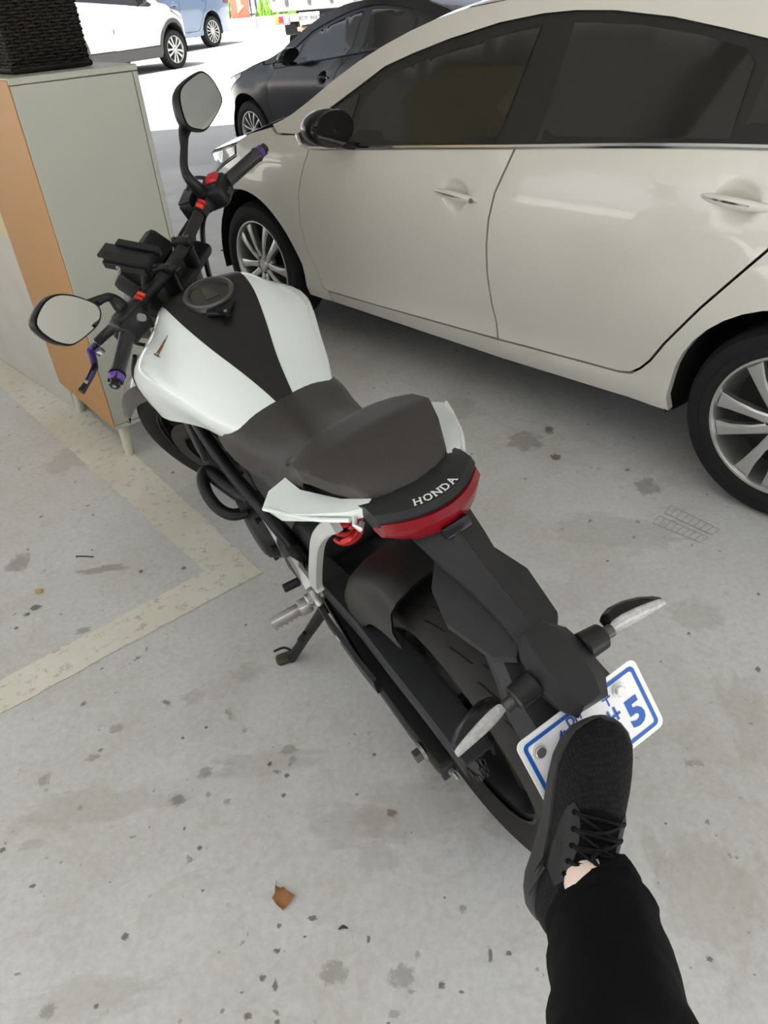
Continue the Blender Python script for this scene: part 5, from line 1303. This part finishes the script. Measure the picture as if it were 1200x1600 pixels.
for mir in (0, 1):
    g = G(); g.panel([(-3.22, 1.03), (-3.30, .80), (-3.50, .78), (-3.545, .90), (-3.46, .97)], lambda u, v: (lambda q: V((q.x, 2*YC-q.y, q.z)) if mir else q)(blue_warp((u, side(u, v)+.008, v))), .05, lambda u, v: (0, 0, 0)); g.obj('tail_lamp', REDL, blue)
# small truck seen from behind
TKM = Matrix.Translation((-.24, 14.42, .345)) @ Matrix.Rotation(radians(-6), 4, 'Z') @ Matrix.Rotation(radians(2.0), 4, 'Y') @ Matrix.Rotation(radians(0), 4, 'X')
TKM = Matrix.Translation((-.36, 14.42, .42)) @ Matrix.Rotation(radians(-8), 4, 'Z')
trk = thing('truck', 'small white flatbed truck seen from behind with plate and lamps', 'truck', TKM)
TW = mat('truck_white', (.30, .30, .305), .5)
def tb(c, s_, nm, mt, bev=.008, parent=None): return G().box(c, s_, bev=bev, seg=1).obj(nm, mt, parent or trk)
gate = tb((0, 0.0, 1.10), (1.66, .05, .40), 'tailgate', TW)
for x in (-.55, -.18, .18, .55):
    tb((x, -.032, .95), (.05, .02, .07), 'hinge', mat('hinge_grey', (.12, .12, .12), .5, .3), .004, gate); tb((x, -.03, 1.10), (.035, .015, .36), 'rib', TW, .004, gate)
for s in (1, -1): tb((s*.82, 1.35, 1.10), (.04, 2.7, .40), 'side_gate', TW); tb((s*.76, -.035, 1.06), (.05, .02, .10), 'latch', MATS['hinge_grey'], .004, gate)
tb((0, 1.35, .885), (1.66, 2.75, .05), 'bed', TW); tb((0, 1.35, .75), (.75, 2.7, .16), 'chassis', BKG)
tb((0, .0, .845), (1.6, .06, .05), 'rear_sill', TW)
for s in (1, -1):
    lp = tb((s*.66, -.01, .715), (.27, .06, .15), 'lamp_box', TW, .02)
    for k, (mt, w_, c) in enumerate(((mat('lamp_amber', (.9, .35, .03), .25, coat=.6), .06, -.075), (mat('lamp_red', (.75, .03, .05), .25, coat=.6), .08, -.005), (mat('lamp_white', (.8, .76, .78), .25, coat=.6), .07, .07))):
        tb((s*.66+s*-c*-1*(-1 if s > 0 else -1), -.045, .715), (w_, .02, .095), 'lamp_lens', mt, .009, lp)
pl_ = tb((-.20, -.03, .715), (.335, .012, .155), 'licence_plate', mat('truck_plate', (.75, .75, .72), .5), .003)
tx = text_mesh('80\ubc84 8667', .085, .002, .001); tx.xf(Matrix.Translation((-.20, -.038, .715)) @ Matrix.Rotation(pi/2, 4, 'X')); tx.obj('plate_text', mat('plate_ink', (.05, .05, .05), .6), pl_, smooth=False)
tb((-.20, .02, .80), (.42, .03, .04), 'plate_light_bar', BKG)
tb((-.05, .02, .57), (.75, .06, .06), 'under_bar', mat('rust_bar', (.30, .20, .15), .7, noise_amt=.3))
tb((-.30, .12, .55), (.14, .10, .14), 'bracket', MATS['rust_bar']); tb((-.55, .25, .58), (.22, .25, .18), 'tool_box', BKG, .02)
for s in (1, -1):
    for x in (.62, .40):
        t_ = G().lathe([(.13, -.07), (.22, -.08), (.25, -.06), (.25, .06), (.22, .08), (.13, .07)], 28, Matrix.Translation((s*x, .75, .255)) @ Matrix.Rotation(pi/2, 4, 'Y')).obj('tyre', RUBBER, trk)
        G().lathe([(.0, .03), (.10, .03), (.13, .06), (.13, -.06), (.0, -.03)], 24, Matrix.Translation((s*x, .75, .255)) @ Matrix.Rotation(pi/2, 4, 'Y')).obj('wheel_disc', SILVER, t_)
    t_ = G().lathe([(.15, -.08), (.26, -.09), (.29, -.07), (.29, .07), (.26, .09), (.15, .08)], 28, Matrix.Translation((s*.66, 3.1, .29)) @ Matrix.Rotation(pi/2, 4, 'Y')).obj('tyre', RUBBER, trk)
cabn = tb((0, 3.35, 1.15), (1.6, 1.2, 1.55), 'cab', TW, .10); tb((0, 2.74, 1.55), (1.2, .02, .4), 'cab_rear_window', TINT, .0, cabn)

# far kerb, planting, red panel, railings
ky = 30.6
kerb = G().box((-4.5, ky, .74), (14, .35, .34), Matrix.Rotation(radians(-4), 4, 'Z'), bev=.03).obj('kerb', mat('kerb_concrete', (.50, .48, .45), .85, noise_amt=.15, noise_scale=3))
tag(kerb, 'low concrete kerb along the far side of the street', kind='structure')
for i in range(9):
    x = -10.5+1.5*i; G().box((x, ky-.19+(x+4.5)*-.07, .74), (.03, .02, .33)).obj('kerb_joint', mat('joint_dark', (.2, .19, .18), .9), kerb)
g = G()
for i in range(2600):
    x = random.uniform(-10.5, 0)
    if -4.05 < x < -3.05: continue
    y = ky+random.uniform(.25, 2.2); h = random.uniform(.25, .62); b = V((x, y, .82+.06*(y-ky))); a = random.uniform(0, pi); w_ = random.uniform(.012, .03); l = V((random.uniform(-.15, .15), random.uniform(-.15, .15), h))
    e = V((cos(a), sin(a), 0))*w_; g.add([b-e, b+e, b+l*.6+e*.7, b+l*.6-e*.7, b+l], [(0, 1, 2, 3), (3, 2, 4)])
gr = g.obj('grass', mat('grass_green', (.20, .42, .05), .7, noise_amt=.4, noise_scale=2), smooth=False); tag(gr, 'bright green grass growing behind the far kerb', 'grass', kind='stuff')
soil = G().box((-5.2, ky+1.4, .78), (11, 2.4, .2), bev=.03).obj('planting_bed', mat('soil', (.18, .13, .08), .95)); tag(soil, 'earth bed behind the far kerb', kind='structure')
rp = thing('red_panel', 'red sculpted sign panel with a yellow shape beyond the street', 'sign', Matrix.Translation((-3.55, ky+.1, .90)) @ Matrix.Rotation(radians(-6), 4, 'Z'))
G().box((0, .1, .75), (.62, .10, 1.5), bev=.01).obj('panel', mat('sign_red', (.72, .12, .08), .5), rp)
G().prism([(-.12, .1), (.12, .30), (.02, .34), (-.02, .7), (-.14, .75)], 0, .02, Matrix.Translation((.05, .045, .05)) @ Matrix.Rotation(pi/2, 4, 'X')).obj('yellow_shape', mat('sign_yellow', (.85, .70, .20), .5), rp)
rail = thing('railing', 'dark slatted railing behind the grass', 'railing', Matrix.Translation((-5.5, ky+2.4, .85)))
for i in range(40): G().box((-3.9+.2*i, 0, .55), (.06, .05, 1.1)).obj('baluster', mat('rail_dark', (.05, .06, .09), .5), rail)
for z in (.1, 1.08): G().box((0, 0, z), (8, .06, .06)).obj('rail_bar', MATS['rail_dark'], rail)

# ================================================================== THINGS ON THE FLOOR
def leaf_mat():
    return mat('dry_leaf', (.30, .13, .045), .7, noise_amt=.45, noise_scale=60)
c = wz(443, 1407); g = G()
ol = [(-.9, -.2), (-.75, .15), (-1.0, .75), (-.55, .72), (-.35, .95), (.05, .62), (.45, .55), (.95, .35), (.75, .0), (.55, -.35), (.45, -.95), (.15, -.75), (-.25, -.6), (-.5, -.45)]
g.panel([(x*.024, y*.024) for x, y in ol], lambda u, v: V((u, v, .0085+.006*((u/.02)**2)*.5+.004*sin(v*160)+.003*noise.noise(V((u*80, v*80, 0))))), .004, lambda u, v: (0, 0, -.0006))
g.tube([(-.021, .014, .006), (-.024, .020, .008), (-.026, .028, .012)], .0008, 5)
lf = g.obj('dry_leaf', leaf_mat(), None, 70, recalc=True); lf.matrix_world = Matrix.Translation(c) @ Matrix.Rotation(radians(-20), 4, 'Z')
tag(lf, 'curled brown dry leaf lying on the open concrete floor', 'leaf')
a, b = wz(119, 869, .002), wz(146, 870, .002); tw = G().tube([a, a.lerp(b, .5)+V((0, 0, .001)), b], .0022, 6).obj('twig', mat('twig_dark', (.05, .03, .06), .7)); tag(tw, 'thin dark stick inside the parking line corner', 'stick')
c = wz(61, 925); pb = G().lathe([(0, .012), (.006, .011), (.011, .007), (.012, .003), (.009, 0), (0, 0)], 10).obj('pebble', mat('pebble_yellow', (.55, .42, .16), .7, noise_amt=.3, noise_scale=80)); pb.matrix_world = Matrix.Translation(c) @ Matrix.Diagonal((1.1, .8, 1, 1)); tag(pb, 'small yellowish nut shell on the floor left of the line', 'pebble')
c = wz(536, 1452, .003); hk = G().tube(catmull([c+V((-.009, 0, 0)), c+V((0, .004, .002)), c+V((.009, .001, 0))], 4), [.001, .0035, .001], 8).obj('seed_husk', mat('husk_dark', (.06, .045, .03), .7)); tag(hk, 'tiny dark curled seed husk right of the dry leaf', 'seed')
def stain_mat(name, colr, amt):
    m, t, b = nt(name); N = t.nodes; L = t.links
    tc = N.new('ShaderNodeTexCoord'); ln_ = N.new('ShaderNodeVectorMath'); ln_.operation = 'LENGTH'; L.new(tc.outputs['Object'], ln_.inputs[0])
    oi = N.new('ShaderNodeObjectInfo'); nz = N.new('ShaderNodeTexNoise'); nz.noise_dimensions = '4D'; nz.inputs['Scale'].default_value = 2.2; nz.inputs['Detail'].default_value = 8; nz.inputs['Roughness'].default_value = .7
    L.new(tc.outputs['Object'], nz.inputs['Vector']); ml = N.new('ShaderNodeMath'); ml.operation = 'MULTIPLY'; ml.inputs[1].default_value = 50; L.new(oi.outputs['Random'], ml.inputs[0]); L.new(ml.outputs[0], nz.inputs['W'])
    s1 = N.new('ShaderNodeMath'); s1.operation = 'MULTIPLY_ADD'; s1.inputs[1].default_value = 1.9; L.new(nz.outputs['Fac'], s1.inputs[0]); 
    ng = N.new('ShaderNodeMath'); ng.operation = 'MULTIPLY'; ng.inputs[1].default_value = -1; L.new(ln_.outputs['Value'], ng.inputs[0]); L.new(ng.outputs[0], s1.inputs[2])
    r = N.new('ShaderNodeMapRange'); r.inputs[1].default_value = .28; r.inputs[2].default_value = .52; r.inputs[4].default_value = amt; L.new(s1.outputs[0], r.inputs[0])
    b.inputs['Base Color'].default_value = (*colr, 1); b.inputs['Roughness'].default_value = .6; L.new(r.outputs[0], b.inputs['Alpha'])
    return m
ST_D = stain_mat('stain_dark', (.38, .36, .32), .34); ST_B = stain_mat('stain_brown', (.52, .455, .36), .13); ST_K = stain_mat('stain_speck', (.20, .18, .15), .6); ST_G = stain_mat('stain_green', (.50, .50, .40), .13)
disc = G(); disc.add([(1.0*cos(2*pi*k/24), 1.0*sin(2*pi*k/24), 0) for k in range(24)], [tuple(range(24))])
dm_ = {}
for mt in (ST_D, ST_B, ST_K, ST_G): me = disc.mesh('stain', mt, smooth=False); dm_[mt.name] = me
def stain(px, py, wpx, hpx, mt, z):
    c = wz(px, py); ex_ = (wz(px+wpx/2, py)-c); ey_ = (wz(px, py-hpx/2)-c); M = Matrix.Identity(4)
    for i, q in enumerate((ex_*1.5, ey_*1.5, V((0, 0, 1)))):
        for r in range(3): M[r][i] = q[r]
    M.translation = c+V((0, 0, z)); o = bpy.data.objects.new('stain', dm_[mt.name]); col.objects.link(o); o.parent = floor; o.matrix_world = M
SPOTS = [(520, 1520, 46, 44, ST_D), (630, 1528, 44, 44, ST_D), (75, 1580, 26, 26, ST_D), (278, 1250, 16, 22, ST_D), (277, 1250, 30, 16, ST_D), (320, 1207, 26, 18, ST_D), (452, 1172, 30, 16, ST_D), (458, 1186, 14, 12, ST_D), (68, 1219, 22, 20, ST_D), (182, 1138, 22, 14, ST_D), (145, 1184, 26, 12, ST_D), (355, 1252, 12, 10, ST_D),
 (612, 1270, 18, 14, ST_K), (312, 1325, 9, 9, ST_K), (288, 1295, 5, 8, ST_K), (443, 1243, 7, 8, ST_K), (357, 1414, 10, 10, ST_B), (723, 1420, 14, 14, ST_D), (410, 1528, 12, 12, ST_K), (430, 1540, 10, 18, ST_K), (388, 1588, 16, 14, ST_K), (433, 1597, 10, 10, ST_K), (616, 1585, 20, 16, ST_D), (690, 1540, 12, 14, ST_K), (766, 1492, 8, 26, ST_K), (576, 1468, 6, 14, ST_K), (488, 1435, 16, 10, ST_K), (436, 1447, 8, 8, ST_K), (433, 1486, 12, 8, ST_K),
 (545, 1290, 150, 70, ST_B), (590, 1340, 80, 60, ST_B), (150, 1260, 300, 60, ST_B), (420, 1190, 200, 40, ST_B), (140, 1560, 260, 80, ST_B), (640, 1270, 220, 110, ST_B), (1090, 960, 90, 60, ST_G), (1170, 1120, 90, 160, ST_B), (1120, 1400, 180, 200, ST_B), (1020, 1330, 40, 90, ST_B), (960, 830, 240, 60, ST_G), (820, 690, 60, 30, ST_D), (858, 672, 16, 12, ST_K), (868, 714, 18, 10, ST_K), (700, 640, 120, 40, ST_B), (1010, 760, 40, 30, ST_D),
 (130, 985, 26, 10, ST_D), (160, 890, 90, 12, ST_D), (30, 880, 40, 30, ST_D), (55, 950, 18, 10, ST_K), (110, 720, 80, 40, ST_B), (165, 990, 16, 18, ST_D), (42, 960, 12, 6, ST_K), (168, 990, 24, 10, ST_D), (300, 1090, 40, 30, ST_B), (390, 1050, 60, 30, ST_B), (50, 1320, 40, 20, ST_B), (790, 1290, 70, 60, ST_B), (700, 1205, 90, 80, ST_B)]
rs = random.Random(3)
for i in range(70):
    px, py = rs.uniform(0, 1200), rs.uniform(620, 1600); s_ = rs.uniform(4, 11)*(.6+.6*(py-600)/1000); SPOTS.append((px, py, s_, s_*rs.uniform(.5, 1.1), rs.choice((ST_K, ST_D, ST_K))))
for i, (x, y, w_, h_, mt) in enumerate(SPOTS): stain(x, y, w_, h_, mt, .0004+.000004*i)
